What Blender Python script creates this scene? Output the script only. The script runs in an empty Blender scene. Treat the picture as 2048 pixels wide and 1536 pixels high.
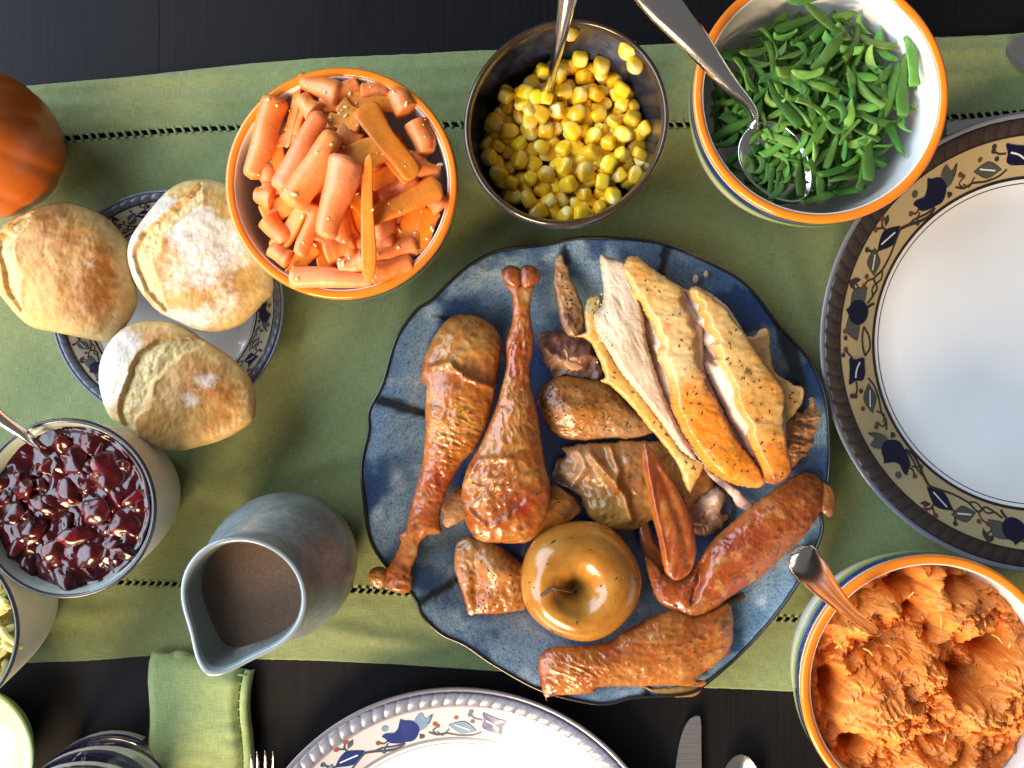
import bpy, math, random
import numpy as np
from mathutils import Vector, Matrix, Euler
from mathutils.geometry import delaunay_2d_cdt

SC = bpy.context.scene
COL = SC.collection
R = random.Random(11)
# ------------------------------------------------------------------ camera
CAM_Z = 0.56                    # metres above the table, looking straight down
SPAN = 0.63                     # table width seen across the picture
K = SPAN / 2048.0
cam = bpy.data.cameras.new('camera')
cam.sensor_fit = 'HORIZONTAL'
cam.angle = 2 * math.atan(SPAN / 2 / CAM_Z)
cam.clip_start = 0.01
cam.clip_end = 50
cam_ob = bpy.data.objects.new('camera', cam)
cam_ob.location = (0, 0, CAM_Z)
COL.objects.link(cam_ob)
SC.camera = cam_ob
# ------------------------------------------------------------------ world + window light
wd = bpy.data.worlds.new('World')
SC.world = wd
wd.use_nodes = True
wd.node_tree.nodes['Background'].inputs[0].default_value = (0.50, 0.48, 0.48, 1)
wd.node_tree.nodes['Background'].inputs[1].default_value = 0.28


def area(name, loc, target, sx, sy, power, color):
    l = bpy.data.lights.new(name, 'AREA')
    l.shape = 'RECTANGLE'
    l.size, l.size_y, l.energy, l.color = sx, sy, power, color
    o = bpy.data.objects.new(name, l)
    o.location = loc
    o.rotation_euler = (Vector(target) - Vector(loc)).to_track_quat('-Z', 'Y').to_euler()
    COL.objects.link(o)
    return o


area('window_light', (-1.75, 0.20, 1.10), (0.0, 0.0, 0.0), 2.9, 1.9, 136, (0.70, 0.84, 1.0))
sun = area('low_sun_light', (-0.62, -1.55, 0.80), (-0.06, -0.10, 0.0), 0.80, 0.80, 11, (1.0, 0.74, 0.46))
sun.data.spread = math.radians(62)
SC.view_settings.view_transform = 'Standard'
SC.view_settings.look = 'None'
SC.view_settings.exposure = 0.0
SC.view_settings.gamma = 1.0


# ------------------------------------------------------------------ helpers
def kz(z):
    return K * (CAM_Z - z) / CAM_Z


def W(px, py, z=0.0):           # a point of the place from where the photo shows it and its height
    s = kz(z)
    return ((px - 1024) * s, (768 - py) * s, z)


def crop(ox, oy, s, pts):
    return [(ox + p[0] * s,) + (oy + p[1] * s,) + tuple(p[2:]) for p in pts]


_rs = np.random.RandomState(7)
_P = np.concatenate([_rs.permutation(256)] * 3)
_G = _rs.normal(size=(256, 3))
_G /= np.linalg.norm(_G, axis=1)[:, None]


def pn(x, y, z=0.0):
    x, y, z = np.broadcast_arrays(np.asarray(x, float), np.asarray(y, float), np.asarray(z, float))
    xi, yi, zi = np.floor(x).astype(int), np.floor(y).astype(int), np.floor(z).astype(int)
    xf, yf, zf = x - xi, y - yi, z - zi
    f = lambda t: t * t * t * (t * (t * 6 - 15) + 10)
    u, v, w = f(xf), f(yf), f(zf)
    xi, yi, zi = xi & 255, yi & 255, zi & 255

    def g(a, b, c):
        h = _P[_P[_P[xi + a] + yi + b] + zi + c] & 255
        return _G[h, 0] * (xf - a) + _G[h, 1] * (yf - b) + _G[h, 2] * (zf - c)
    l = lambda a, b, t: a + (b - a) * t
    return l(l(l(g(0, 0, 0), g(1, 0, 0), u), l(g(0, 1, 0), g(1, 1, 0), u), v),
             l(l(g(0, 0, 1), g(1, 0, 1), u), l(g(0, 1, 1), g(1, 1, 1), u), v), w)


def fbm(x, y, z=0.0, o=4, gain=0.5):
    a, t, f = 1.0, 0.0, 1.0
    for i in range(o):
        t = t + a * pn(np.asarray(x) * f + 17.3 * i, np.asarray(y) * f - 9.1 * i, np.asarray(z) * f + 3.7 * i)
        a *= gain
        f *= 2.03
    return t


def ridged(x, y, z=0.0, o=3):
    a, t, f = 1.0, 0.0, 1.0
    for i in range(o):
        t = t + a * (1 - np.abs(pn(np.asarray(x) * f + 5.3 * i, np.asarray(y) * f + 2.1 * i, z)) * 2)
        a *= 0.5
        f *= 2.1
    return t


def sst(a, b, x):
    t = np.clip((np.asarray(x, float) - a) / (b - a), 0, 1)
    return t * t * (3 - 2 * t)


def cmix(a, b, f):
    f = np.clip(np.asarray(f, float), 0, 1)[..., None]
    return np.asarray(a, float) * (1 - f) + np.asarray(b, float) * f


def tag(o, label=None, cat=None, group=None, kind=None):
    if label: o['label'] = label
    if cat: o['category'] = cat
    if group: o['group'] = group
    if kind: o['kind'] = kind
    return o


def empty(name, loc, label=None, cat=None, group=None, kind=None):
    o = bpy.data.objects.new(name, None)
    o.location = loc
    o.empty_display_size = 0.01
    COL.objects.link(o)
    return tag(o, label, cat, group, kind)


def mk(name, V, F, m, parent=None, smooth=True, col=None, mi=None, loc=None, sharp=None):
    """one mesh object; V are world coordinates when it has a parent (kept in place)"""
    me = bpy.data.meshes.new(name)
    V = np.asarray(V, float).reshape(-1, 3)
    off = np.zeros(3)
    if parent is not None and parent.name in _WORLD:
        off = np.array(_WORLD[parent.name])
    if loc is not None:
        off = np.array(loc, float)
    me.from_pydata((V - off).tolist(), [], [list(map(int, f)) for f in F])
    ms = m if isinstance(m, (list, tuple)) else [m]
    for q in ms:
        me.materials.append(q)
    if mi is not None:
        me.polygons.foreach_set('material_index', np.asarray(mi, np.int32))
    me.polygons.foreach_set('use_smooth', np.full(len(me.polygons), bool(smooth)))
    if col is not None:
        a = me.color_attributes.new('tint', 'FLOAT_COLOR', 'POINT')
        c = np.ones((len(V), 4), np.float32)
        c[:, :3] = col
        a.data.foreach_set('color', c.ravel())
    me.update()
    if sharp is not None:
        me.set_sharp_from_angle(angle=math.radians(sharp))
    o = bpy.data.objects.new(name, me)
    COL.objects.link(o)
    if parent is not None:
        o.parent = parent
        if loc is not None:
            o.location = Vector(loc) - Vector(_WORLD.get(parent.name, (0, 0, 0)))
            _WORLD[o.name] = tuple(loc)
        else:
            _WORLD[o.name] = tuple(off)
    else:
        if loc is not None:
            o.location = loc
        _WORLD[o.name] = tuple(off)
    return o


_WORLD = {}


def thing(name, loc, label, cat, group=None, kind=None):
    o = empty(name, loc, label, cat, group, kind)
    _WORLD[o.name] = tuple(loc)
    return o


def join(parts):
    V, F, C, n = [], [], [], 0
    for p in parts:
        v = np.asarray(p[0], float).reshape(-1, 3)
        V.append(v)
        F += [[i + n for i in f] for f in p[1]]
        if len(p) > 2 and p[2] is not None:
            C.append(np.broadcast_to(np.asarray(p[2], float), (len(v), 3)))
        n += len(v)
    return np.concatenate(V), F, (np.concatenate(C) if C else None)


def grid_faces(n, m, wrap=False):
    F = []
    for i in range(n - 1):
        for j in range(m if wrap else m - 1):
            k = (j + 1) % m
            F.append((i * m + j, i * m + k, (i + 1) * m + k, (i + 1) * m + j))
    return F


def lathe(prof, seg=96, c=(0, 0), fn=None):
    """revolve a profile of (r, z), bottom outside -> top -> inside; fn(theta, r, z) may bend it"""
    th = np.linspace(0, 2 * math.pi, seg, endpoint=False)
    V = []
    for r, z in prof:
        rr = np.full(seg, float(r))
        zz = np.full(seg, float(z))
        if fn is not None:
            rr, zz = fn(th, rr, zz)
        V.append(np.stack([c[0] + rr * np.cos(th), c[1] + rr * np.sin(th), zz], 1))
    return np.concatenate(V), grid_faces(len(prof), seg, True)


def smooth_prof(pts, n=8):
    return open_spline(pts, n)


def open_spline(pts, n=8):
    p = np.asarray(pts, float)
    p = np.vstack([2 * p[0] - p[1], p, 2 * p[-1] - p[-2]])
    out = []
    for i in range(1, len(p) - 2):
        for t in np.linspace(0, 1, n, endpoint=False):
            a, b, c, d = p[i - 1], p[i], p[i + 1], p[i + 2]
            out.append(0.5 * (2 * b + (c - a) * t + (2 * a - 5 * b + 4 * c - d) * t * t + (3 * b - a - 3 * c + d) * t ** 3))
    out.append(p[-2])
    return np.array(out)


def closed_spline(pts, step):
    p = np.asarray(pts, float)
    n = len(p)
    out = []
    for i in range(n):
        a, b, c, d = p[i - 1], p[i], p[(i + 1) % n], p[(i + 2) % n]
        m = max(2, int(np.linalg.norm(c - b) / step * 2))
        for t in np.linspace(0, 1, m, endpoint=False):
            out.append(0.5 * (2 * b + (c - a) * t + (2 * a - 5 * b + 4 * c - d) * t * t + (3 * b - a - 3 * c + d) * t ** 3))
    q = np.array(out)
    L = np.linalg.norm(np.roll(q, -1, 0) - q, axis=1)
    s = np.concatenate([[0], np.cumsum(L)])
    k = max(8, int(s[-1] / step))
    t = np.linspace(0, s[-1], k, endpoint=False)
    qq = np.vstack([q, q[:1]])
    return np.stack([np.interp(t, s, qq[:, 0]), np.interp(t, s, qq[:, 1])], 1)


def in_poly(X, Y, P):
    r = np.zeros(X.shape, bool)
    n = len(P)
    for i in range(n):
        x1, y1 = P[i]
        x2, y2 = P[(i + 1) % n]
        if y1 == y2:
            continue
        c = ((y1 > Y) != (y2 > Y)) & (X < (x2 - x1) * (Y - y1) / (y2 - y1) + x1)
        r ^= c
    return r


def seg_dist(X, Y, P, closed=True):
    d = np.full(X.shape, 1e18)
    n = len(P)
    for i in range(n if closed else n - 1):
        x1, y1 = P[i]
        x2, y2 = P[(i + 1) % n]
        ex, ey = x2 - x1, y2 - y1
        l2 = ex * ex + ey * ey + 1e-12
        t = np.clip(((X - x1) * ex + (Y - y1) * ey) / l2, 0, 1)
        d = np.minimum(d, (X - x1 - t * ex) ** 2 + (Y - y1 - t * ey) ** 2)
    return np.sqrt(d)


def line_sd(X, Y, P):
    """signed distance to an open polyline, positive on its right when walking down it in picture axes"""
    best = np.full(X.shape, 1e18)
    sg = np.zeros(X.shape)
    al = np.zeros(X.shape)
    s0 = 0.0
    for i in range(len(P) - 1):
        x1, y1 = P[i][:2]
        x2, y2 = P[i + 1][:2]
        ex, ey = x2 - x1, y2 - y1
        L = math.hypot(ex, ey)
        t = np.clip(((X - x1) * ex + (Y - y1) * ey) / (L * L), 0, 1)
        d = (X - x1 - t * ex) ** 2 + (Y - y1 - t * ey) ** 2
        k = d < best
        best = np.where(k, d, best)
        sg = np.where(k, np.sign(ey * (X - x1) - ex * (Y - y1)), sg)
        al = np.where(k, s0 + t * L, al)
        s0 += L
    return np.sqrt(best) * sg, al / s0


def blob(name, outline, zedge, m, parent=None, hs=1.0, cap=None, under=0.45, step=3.2, rag=0.0, ragf=0.06,
         disp=None, color=None, seed=0.0, floor=None, smooth_outline=True):
    """a solid body with the given plan outline: swollen like a cushion (its section is round wherever it is long
    and thin), closed below, with its own thickness; disp and color work in plan coordinates"""
    P = closed_spline(outline, step * 0.9) if smooth_outline else np.asarray(outline, float)
    if rag:
        T = np.roll(P, -1, 0) - np.roll(P, 1, 0)
        N = np.stack([T[:, 1], -T[:, 0]], 1) / (np.linalg.norm(T, axis=1)[:, None] + 1e-9)
        P = P + N * (fbm(P[:, 0] * ragf, P[:, 1] * ragf, seed, 3) * rag)[:, None]
    lo, hi = P.min(0) - step * 2, P.max(0) + step * 2
    gx = np.arange(lo[0], hi[0], step)
    gy = np.arange(lo[1], hi[1], step)
    X, Y = np.meshgrid(gx, gy)
    M = in_poly(X, Y, P)
    U = np.zeros(X.shape)
    w = min(X.shape) / 2.0
    for it in range(int(300 + 1.1 * w * w)):
        S = np.zeros_like(U)
        S[1:-1, 1:-1] = (U[:-2, 1:-1] + U[2:, 1:-1] + U[1:-1, :-2] + U[1:-1, 2:] + step * step) * 0.25
        U = np.where(M, S, 0)
    D = seg_dist(X, Y, P)
    inner = M & (D > step * 0.62)
    jx = X + (np.sin(X * 12.9 + Y * 4.1) * 0.18 * step)
    jy = Y + (np.sin(X * 7.7 - Y * 9.3) * 0.18 * step)
    ip = np.stack([jx[inner], jy[inner]], 1)
    pts = [Vector((float(a), float(b))) for a, b in P] + [Vector((float(a), float(b))) for a, b in ip]
    vo, eo, fo, ov, oe, of = delaunay_2d_cdt(pts, [], [list(range(len(P)))], 1, 1e-5)
    v = np.array([(q.x, q.y) for q in vo])
    px, py = v[:, 0], v[:, 1]
    # bilinear look-up of the swelling
    fx = np.clip((px - gx[0]) / step, 0, len(gx) - 1.001)
    fy = np.clip((py - gy[0]) / step, 0, len(gy) - 1.001)
    ix, iy = fx.astype(int), fy.astype(int)
    tx, ty = fx - ix, fy - iy
    u = (U[iy, ix] * (1 - tx) * (1 - ty) + U[iy, ix + 1] * tx * (1 - ty) + U[iy + 1, ix] * (1 - tx) * ty + U[iy + 1, ix + 1] * tx * ty)
    d = seg_dist(px, py, P)
    edge = d < step * 0.3
    u = np.where(edge, 0, np.maximum(u, d * 0.6 * step))
    hp = np.sqrt(2 * u)
    k = kz(zedge)
    h = hp * k * hs
    if cap:
        h = cap * np.tanh(h / cap)
    ztop = zedge + h
    if disp is not None:
        ztop = ztop + disp(px, py, h, d) * np.where(edge, 0, sst(0, 10, d))
    zbot = zedge - under * h
    if floor is not None:
        zbot = np.maximum(zbot, floor)
    ztop = np.maximum(ztop, zbot)
    s = K * (CAM_Z - zedge) / CAM_Z
    wx, wy = (px - 1024) * s, (768 - py) * s
    n = len(v)
    idx = np.arange(n)
    bidx = idx.copy()
    ins = np.where(~edge)[0]
    bidx[ins] = n + np.arange(len(ins))
    top = np.stack([wx, wy, ztop], 1)
    top[edge, 2] = zedge
    bot = np.stack([wx[ins], wy[ins], zbot[ins]], 1)
    F = []
    for f in fo:
        f = list(f)
        a, b, c = v[f[0]], v[f[1]], v[f[2]]
        # picture y points down: keep the upper side's normals up
        if (b[0] - a[0]) * (c[1] - a[1]) - (b[1] - a[1]) * (c[0] - a[0]) > 0:
            f = f[::-1]
        F.append(f)
        if not all(edge[i] for i in f):
            F.append([int(bidx[i]) for i in f[::-1]])
    c3 = None
    if color is not None:
        c3 = color(px, py, h, d)
        c3 = np.concatenate([c3, c3[ins]])
    V = np.concatenate([top, bot])
    o = mk(name, V, F, m, parent, col=c3)
    TOPS[o.name] = top[~edge & (d > 14)]
    return o


TOPS = {}


def sphere(nu, nv):
    V, F = [], []
    for i in range(nv + 1):
        a = math.pi * i / nv
        for j in range(nu):
            b = 2 * math.pi * j / nu
            V.append((math.sin(a) * math.cos(b), math.sin(a) * math.sin(b), math.cos(a)))
    return np.array(V), [f[::-1] for f in grid_faces(nv + 1, nu, True)]


def tube(path, rad, seg=8, flat=1.0):
    """tube through 3-D points with a radius at each; flat squashes it vertically"""
    p = np.asarray(path, float)
    n = len(p)
    T = np.gradient(p, axis=0)
    T /= np.linalg.norm(T, axis=1)[:, None] + 1e-12
    V = []
    rad = np.broadcast_to(np.asarray(rad, float), (n,))
    for i in range(n):
        up = np.array([0, 0, 1.0]) if abs(T[i, 2]) < 0.95 else np.array([0, 1.0, 0])
        a = np.cross(T[i], up)
        a /= np.linalg.norm(a)
        b = np.cross(a, T[i])
        for j in range(seg):
            t = 2 * math.pi * j / seg
            V.append(p[i] + rad[i] * (a * math.cos(t) + b * math.sin(t) * flat))
    F = [f[::-1] for f in grid_faces(n, seg, True)]
    F.append(list(range(seg))[::-1][::-1])
    F.append([(n - 1) * seg + j for j in range(seg)][::-1])
    return np.array(V), F


# ------------------------------------------------------------------ materials
class NT:
    def __init__(self, name):
        self.m = bpy.data.materials.new(name)
        self.m.use_nodes = True
        self.t = self.m.node_tree
        self.b = self.t.nodes['Principled BSDF']
        self._co = None

    def n(self, kind, **kw):
        q = self.t.nodes.new(kind)
        for k, v in kw.items():
            setattr(q, k, v)
        return q

    def l(self, a, b):
        self.t.links.new(a, b)

    def obj(self):
        if self._co is None:
            self._co = self.n('ShaderNodeTexCoord').outputs['Object']
        return self._co

    def scaled(self, v, rot=0.0):
        mp = self.n('ShaderNodeMapping')
        mp.inputs['Scale'].default_value = v
        mp.inputs['Rotation'].default_value = (0, 0, rot)
        self.l(self.obj(), mp.inputs['Vector'])
        return mp.outputs[0]

    def noise(self, scale, detail=3, rough=0.55, vec=None, dist=0.0):
        q = self.n('ShaderNodeTexNoise')
        q.inputs['Scale'].default_value = scale
        q.inputs['Detail'].default_value = detail
        q.inputs['Roughness'].default_value = rough
        q.inputs['Distortion'].default_value = dist
        self.l(vec if vec is not None else self.obj(), q.inputs['Vector'])
        return q.outputs['Fac']

    def vor(self, scale, feature='F1', vec=None, out='Distance'):
        q = self.n('ShaderNodeTexVoronoi', feature=feature)
        q.inputs['Scale'].default_value = scale
        self.l(vec if vec is not None else self.obj(), q.inputs['Vector'])
        return q.outputs[out]

    def ramp(self, fac, stops):
        q = self.n('ShaderNodeValToRGB')
        e = q.color_ramp.elements
        while len(e) < len(stops):
            e.new(0.5)
        for i, (p, c) in enumerate(stops):
            e[i].position = p
            e[i].color = (c if not isinstance(c, (int, float)) else (c, c, c))[:3] + (1,) if not isinstance(c, (int, float)) else (c, c, c, 1)
        self.l(fac, q.inputs[0])
        return q.outputs[0]

    def mix(self, fac, a, b, mode='MIX'):
        q = self.n('ShaderNodeMix', data_type='RGBA', blend_type=mode)
        for s, v in ((q.inputs[0], fac), (q.inputs[6], a), (q.inputs[7], b)):
            if hasattr(v, 'is_output'):
                self.l(v, s)
            else:
                s.default_value = v if isinstance(v, (int, float)) else tuple(v)[:3] + (1,)
        return q.outputs[2]

    def math(self, op, a, b=0.0):
        q = self.n('ShaderNodeMath', operation=op)
        for s, v in ((q.inputs[0], a), (q.inputs[1], b)):
            if hasattr(v, 'is_output'):
                self.l(v, s)
            else:
                s.default_value = v
        return q.outputs[0]

    def tint(self):
        q = self.n('ShaderNodeAttribute')
        q.attribute_name = 'tint'
        return q.outputs['Color']

    def rnd(self):
        return self.n('ShaderNodeObjectInfo').outputs['Random']

    def bump(self, h, strength=0.3, dist=0.001):
        q = self.n('ShaderNodeBump')
        q.inputs['Strength'].default_value = strength
        q.inputs['Distance'].default_value = dist
        self.l(h, q.inputs['Height'])
        prev = self.b.inputs['Normal']
        if prev.is_linked:
            self.l(prev.links[0].from_socket, q.inputs['Normal'])
        self.l(q.outputs[0], prev)

    def set(self, **kw):
        names = dict(color='Base Color', rough='Roughness', metal='Metallic', sss='Subsurface Weight', coat='Coat Weight',
                     coatr='Coat Roughness', spec='Specular IOR Level', trans='Transmission Weight', ior='IOR', sheen='Sheen Weight',
                     sheenr='Sheen Roughness', sssc='Subsurface Scale', sssr='Subsurface Radius', alpha='Alpha')
        for k, v in kw.items():
            s = self.b.inputs[names[k]]
            if hasattr(v, 'is_output'):
                self.l(v, s)
            else:
                s.default_value = (tuple(v) + (1,)) if (k == 'color') else v
        return self


MATS = {}


def plain(name, color, rough=0.4, var=0.12, scale=60, bump=0.0, **kw):
    t = NT(name)
    nz = t.noise(scale, 4)
    f = t.ramp(nz, [(0.3, 1 - var), (0.7, 1 + 0)])
    t.set(color=t.mix(1.0, color, f, 'MULTIPLY'), rough=rough, **kw)
    if bump:
        t.bump(t.noise(scale * 6, 3), bump, 0.0006)
    return t.m


def tinted(name, rough=0.35, nscale=300, var=0.22, bump=0.3, bscale=350, bdist=0.0008, fib=None, rvar=0.12, wrk=False, **kw):
    t = NT(name)
    c = t.tint()
    nz = t.noise(nscale, 4, 0.65)
    c2 = t.mix(1.0, c, t.ramp(nz, [(0.28, 1 - var), (0.72, 1 + var * 0.35)]), 'MULTIPLY')
    r = t.math('ADD', t.math('MULTIPLY', t.noise(nscale * 0.5, 3), rvar * 2), rough - rvar)
    t.set(color=c2, rough=r, **kw)
    if fib:
        t.bump(t.noise(1.0, 4, 0.6, vec=t.scaled(fib[:3], fib[3])), bump, bdist)
    if wrk:     # crinkles of roasted skin
        a = t.noise(48, 3, 0.5, vec=t.scaled((1.0, 0.55, 1.0), 0.5), dist=1.2)
        t.bump(t.ramp(t.math('ABSOLUTE', t.math('SUBTRACT', a, 0.5)), [(0.0, 1), (0.05, 0.3), (0.14, 0)]), 0.11, 0.0009)
        t.bump(t.noise(900, 2), 0.10, 0.0004)
    t.bump(t.noise(bscale, 4, 0.6), bump, bdist)
    return t.m


# dark stained table wood, grain running up the picture
t = NT('dark_table_wood')
g = t.noise(1.0, 5, 0.6, vec=t.scaled((420, 14, 40)))
g2 = t.noise(1.0, 3, 0.5, vec=t.scaled((60, 3, 10)))
t.set(color=t.mix(g2, t.ramp(g, [(0.3, (0.0035, 0.003, 0.0035)), (0.7, (0.009, 0.0075, 0.008))]), (0.006, 0.005, 0.006)),
      rough=t.math('ADD', t.math('MULTIPLY', g, 0.16), 0.42), spec=0.14)
t.bump(g, 0.22, 0.0004)
M_WOOD = t.m


def linen(name, c1, c2):
    t = NT(name)
    a = t.noise(1.0, 2, 0.5, vec=t.scaled((2600, 160, 10)))
    b = t.noise(1.0, 2, 0.5, vec=t.scaled((160, 2600, 10)))
    w = t.math('ADD', a, b)
    big = t.noise(9, 4, 0.6)
    c = t.mix(t.ramp(big, [(0.3, 0), (0.7, 1)]), c1, c2)
    c = t.mix(1.0, c, t.ramp(t.math('MULTIPLY', w, 0.5), [(0.32, 0.62), (0.66, 1.12)]), 'MULTIPLY')
    t.set(color=c, rough=0.85, sheen=0.25, sheenr=0.5, spec=0.2)
    t.bump(w, 0.5, 0.0004)
    t.bump(t.noise(90, 3, 0.5), 0.35, 0.0012)
    return t.m


M_LINEN = linen('green_linen', (0.195, 0.245, 0.098), (0.245, 0.275, 0.115))
M_NAPKIN = linen('napkin_linen', (0.31, 0.41, 0.17), (0.36, 0.44, 0.19))
M_WHITE = plain('white_glaze', (0.80, 0.79, 0.77), 0.12, 0.04, 25, coat=0.5, coatr=0.05)
M_ORANGE = plain('orange_glaze', (0.86, 0.22, 0.015), 0.14, 0.12, 40, coat=0.5, coatr=0.06)
M_SBLUE = plain('navy_glaze', (0.012, 0.020, 0.14), 0.2, 0.1, 60, coat=0.4)
M_STEAL = plain('teal_glaze', (0.03, 0.24, 0.26), 0.2, 0.1, 60, coat=0.4)
M_SYEL = plain('yellow_glaze', (0.48, 0.45, 0.05), 0.2, 0.1, 60, coat=0.4)
t = NT('silver')
t.set(color=(0.78, 0.77, 0.75), metal=1.0, rough=t.math('ADD', t.math('MULTIPLY', t.noise(90, 3), 0.10), 0.12))
t.bump(t.noise(1.0, 2, 0.5, vec=t.scaled((900, 900, 900))), 0.04, 0.0003)
M_SILVER = t.m

# ================================================================== THE SETTING
tb = thing('tabletop', (0, 0, 0), 'dark stained wooden tabletop under the whole meal', 'table', kind='structure')
bx = [-1.3, W(318, 0)[0], 1.3]
for i in range(2):
    x0, x1 = bx[i] + 0.00005, bx[i + 1] - 0.00005
    y0, y1, z0, z1, b = -0.75, 0.75, -0.03, 0.0, 0.0002
    prof = [(x0, z0), (x0, z1 - b), (x0 + b, z1), (x1 - b, z1), (x1, z1 - b), (x1, z0)]
    V = [(x, y0, z) for x, z in prof] + [(x, y1, z) for x, z in prof]
    F = [(j, (j + 1) % 6, (j + 1) % 6 + 6, j + 6) for j in range(6)] + [tuple(range(6))[::-1], tuple(range(6, 12))]
    mk('board', V, [f[::-1] for f in F], M_WOOD, tb, smooth=False)

# ---- linen runner with its two hemstitched borders
XS = np.linspace(-420, 2468, 360)


def curve(pts, x):
    p = np.array(pts, float)
    return np.interp(x, p[:, 0], p[:, 1])


def smooth1(a, k=9):
    q = np.pad(a, k, mode='edge')
    return np.convolve(q, np.ones(2 * k + 1) / (2 * k + 1), 'valid')


yt = smooth1(curve([(-420, 215), (0, 178), (120, 166), (300, 150), (500, 127), (640, 116), (960, 101), (1400, 86), (1900, 74), (2048, 66), (2468, 44)], XS), 5)
yb = smooth1(curve([(-420, 1345), (60, 1326), (190, 1321), (290, 1311), (380, 1312), (480, 1318), (660, 1322), (900, 1335), (1400, 1375), (1600, 1384), (2048, 1402), (2468, 1420)], XS), 5)
ht = smooth1(curve([(-420, 300), (100, 280), (270, 267), (450, 257), (900, 249), (1330, 250), (1600, 243), (1897, 235), (2048, 225), (2468, 196)], XS), 5)
hb = smooth1(curve([(-420, 1150), (250, 1165), (370, 1169), (720, 1180), (1200, 1212), (1560, 1238), (2048, 1262), (2468, 1290)], XS), 5)


def runner_z(px, py):
    z = 0.0019 + 0.0014 * fbm(px * 0.006, py * 0.009, 2.0, 4)
    # soft creases left by folding, and the ripple along the upper hem
    z = z + 0.0016 * np.exp(-((py - (curve([(0, 214), (450, 200), (1000, 176), (1400, 162), (2048, 150)], px))) / 13.0) ** 2) * (0.75 + 0.8 * pn(px * 0.006, 3.3))
    z = z + 0.0011 * np.exp(-((py - curve([(0, 180), (500, 150), (1000, 128), (2048, 98)], px)) / 12.0) ** 2)
    for (x0, y0, x1, y1, a, w) in ((500, 960, 740, 900, 0.0013, 26), (560, 700, 720, 640, 0.0010, 24), (420, 960, 640, 1060, 0.0012, 30),
                                   (190, 230, 760, 330, 0.0010, 22), (880, 440, 800, 640, 0.0008, 22), (1560, 480, 1640, 700, 0.0008, 22),
                                   (130, 1230, 380, 1215, 0.0012, 22), (650, 1260, 860, 1290, 0.0009, 18)):
        L = math.hypot(x1 - x0, y1 - y0)
        tx, ty = (x1 - x0) / L, (y1 - y0) / L
        s = ((px - x0) * tx + (py - y0) * ty) / L
        a = a * 2.0
        d = (px - x0) * -ty + (py - y0) * tx + 10 * pn(px * 0.01, py * 0.01, 4.0)
        z = z + a * np.exp(-(d / w) ** 2) * np.exp(-((s - 0.5) / 0.55) ** 4)
    return np.maximum(z, 0.0012)


def strip(ya, yb_, n, thick=0.0007, fray=0.0):
    """a cloth strip between two curves, folded under at its edges"""
    V, rows = [], []
    for t in np.linspace(0, 1, n):
        py = ya + (yb_ - ya) * t
        if fray and t in (0.0, 1.0):
            py = py + 1.6 * pn(XS * 0.21, 5.0 + t)
        z = runner_z(XS, py)
        k = kz(0.002)
        rows.append(np.stack([(XS - 1024) * k, (768 - py) * k, z], 1))
    rows = [rows[0] - [0, 0, thick]] + rows + [rows[-1] - [0, 0, thick]]
    return np.concatenate(rows), [f[::-1] for f in grid_faces(len(rows), len(XS))]


run = thing('table_runner', (0, 0, 0.001), 'sage green linen runner with hemstitched borders laid along the table', 'table runner')
G = 5.0
V, F = strip(ht + G, hb - 4.4, 150)
mk('centre_cloth', V, [f[::-1] for f in F], M_LINEN, run)
V, F = strip(yt, ht - G, 44, fray=1)
mk('hem', V, [f[::-1] for f in F], M_LINEN, run)
V, F = strip(hb + 4.4, yb, 40, fray=1)
mk('hem', V, [f[::-1] for f in F], M_LINEN, run)
pr = []
for (hy, g, sp, sl) in ((ht, G + 1.5, 17.2, 3.0), (hb, 6.3, 15.5, -3.5)):
    for x in np.arange(-60, 2110, sp):
        x = x + R.uniform(-1.5, 1.5)
        y = np.interp(x, XS, hy)
        k = kz(0.002)
        pth = []
        for t in (-1, -0.4, 0.4, 1):
            X, Y = x + sl * t, y + g * t
            pth.append(((X - 1024) * k, (768 - Y) * k, float(runner_z(np.array([X]), np.array([Y]))[0]) + 0.0001))
        pr.append(tube(pth, [0.0013, 0.0009, 0.0009, 0.0013], 6, 0.6))
V, F, _ = join(pr)
o = mk('hemstitch', V, F, M_LINEN, run)
o['kind'] = 'stuff'


# ================================================================== PLATES
def glaze(name, c, rough=0.16, var=0.15, scale=45, bump=0.0, coat=0.6):
    return plain(name, c, rough, var, scale, bump, coat=coat, coatr=0.08)


def poly_ellipse(cx, cy, a, b, rot, n=18, tip=0.0):
    out = []
    for i in range(n):
        t = 2 * math.pi * i / n
        x, y = math.cos(t), math.sin(t)
        y *= (1 - tip * abs(x) ** 1.5)
        out.append((cx + a * x * math.cos(rot) - b * y * math.sin(rot), cy + a * x * math.sin(rot) + b * y * math.cos(rot)))
    return out


def stroke(pts, w):
    p = open_spline(pts, 5)
    T = np.gradient(p, axis=0)
    T /= np.linalg.norm(T, axis=1)[:, None]
    N = np.stack([-T[:, 1], T[:, 0]], 1)
    return [(p[i] + N[i] * w, p[i] - N[i] * w) for i in range(len(p))]


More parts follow.
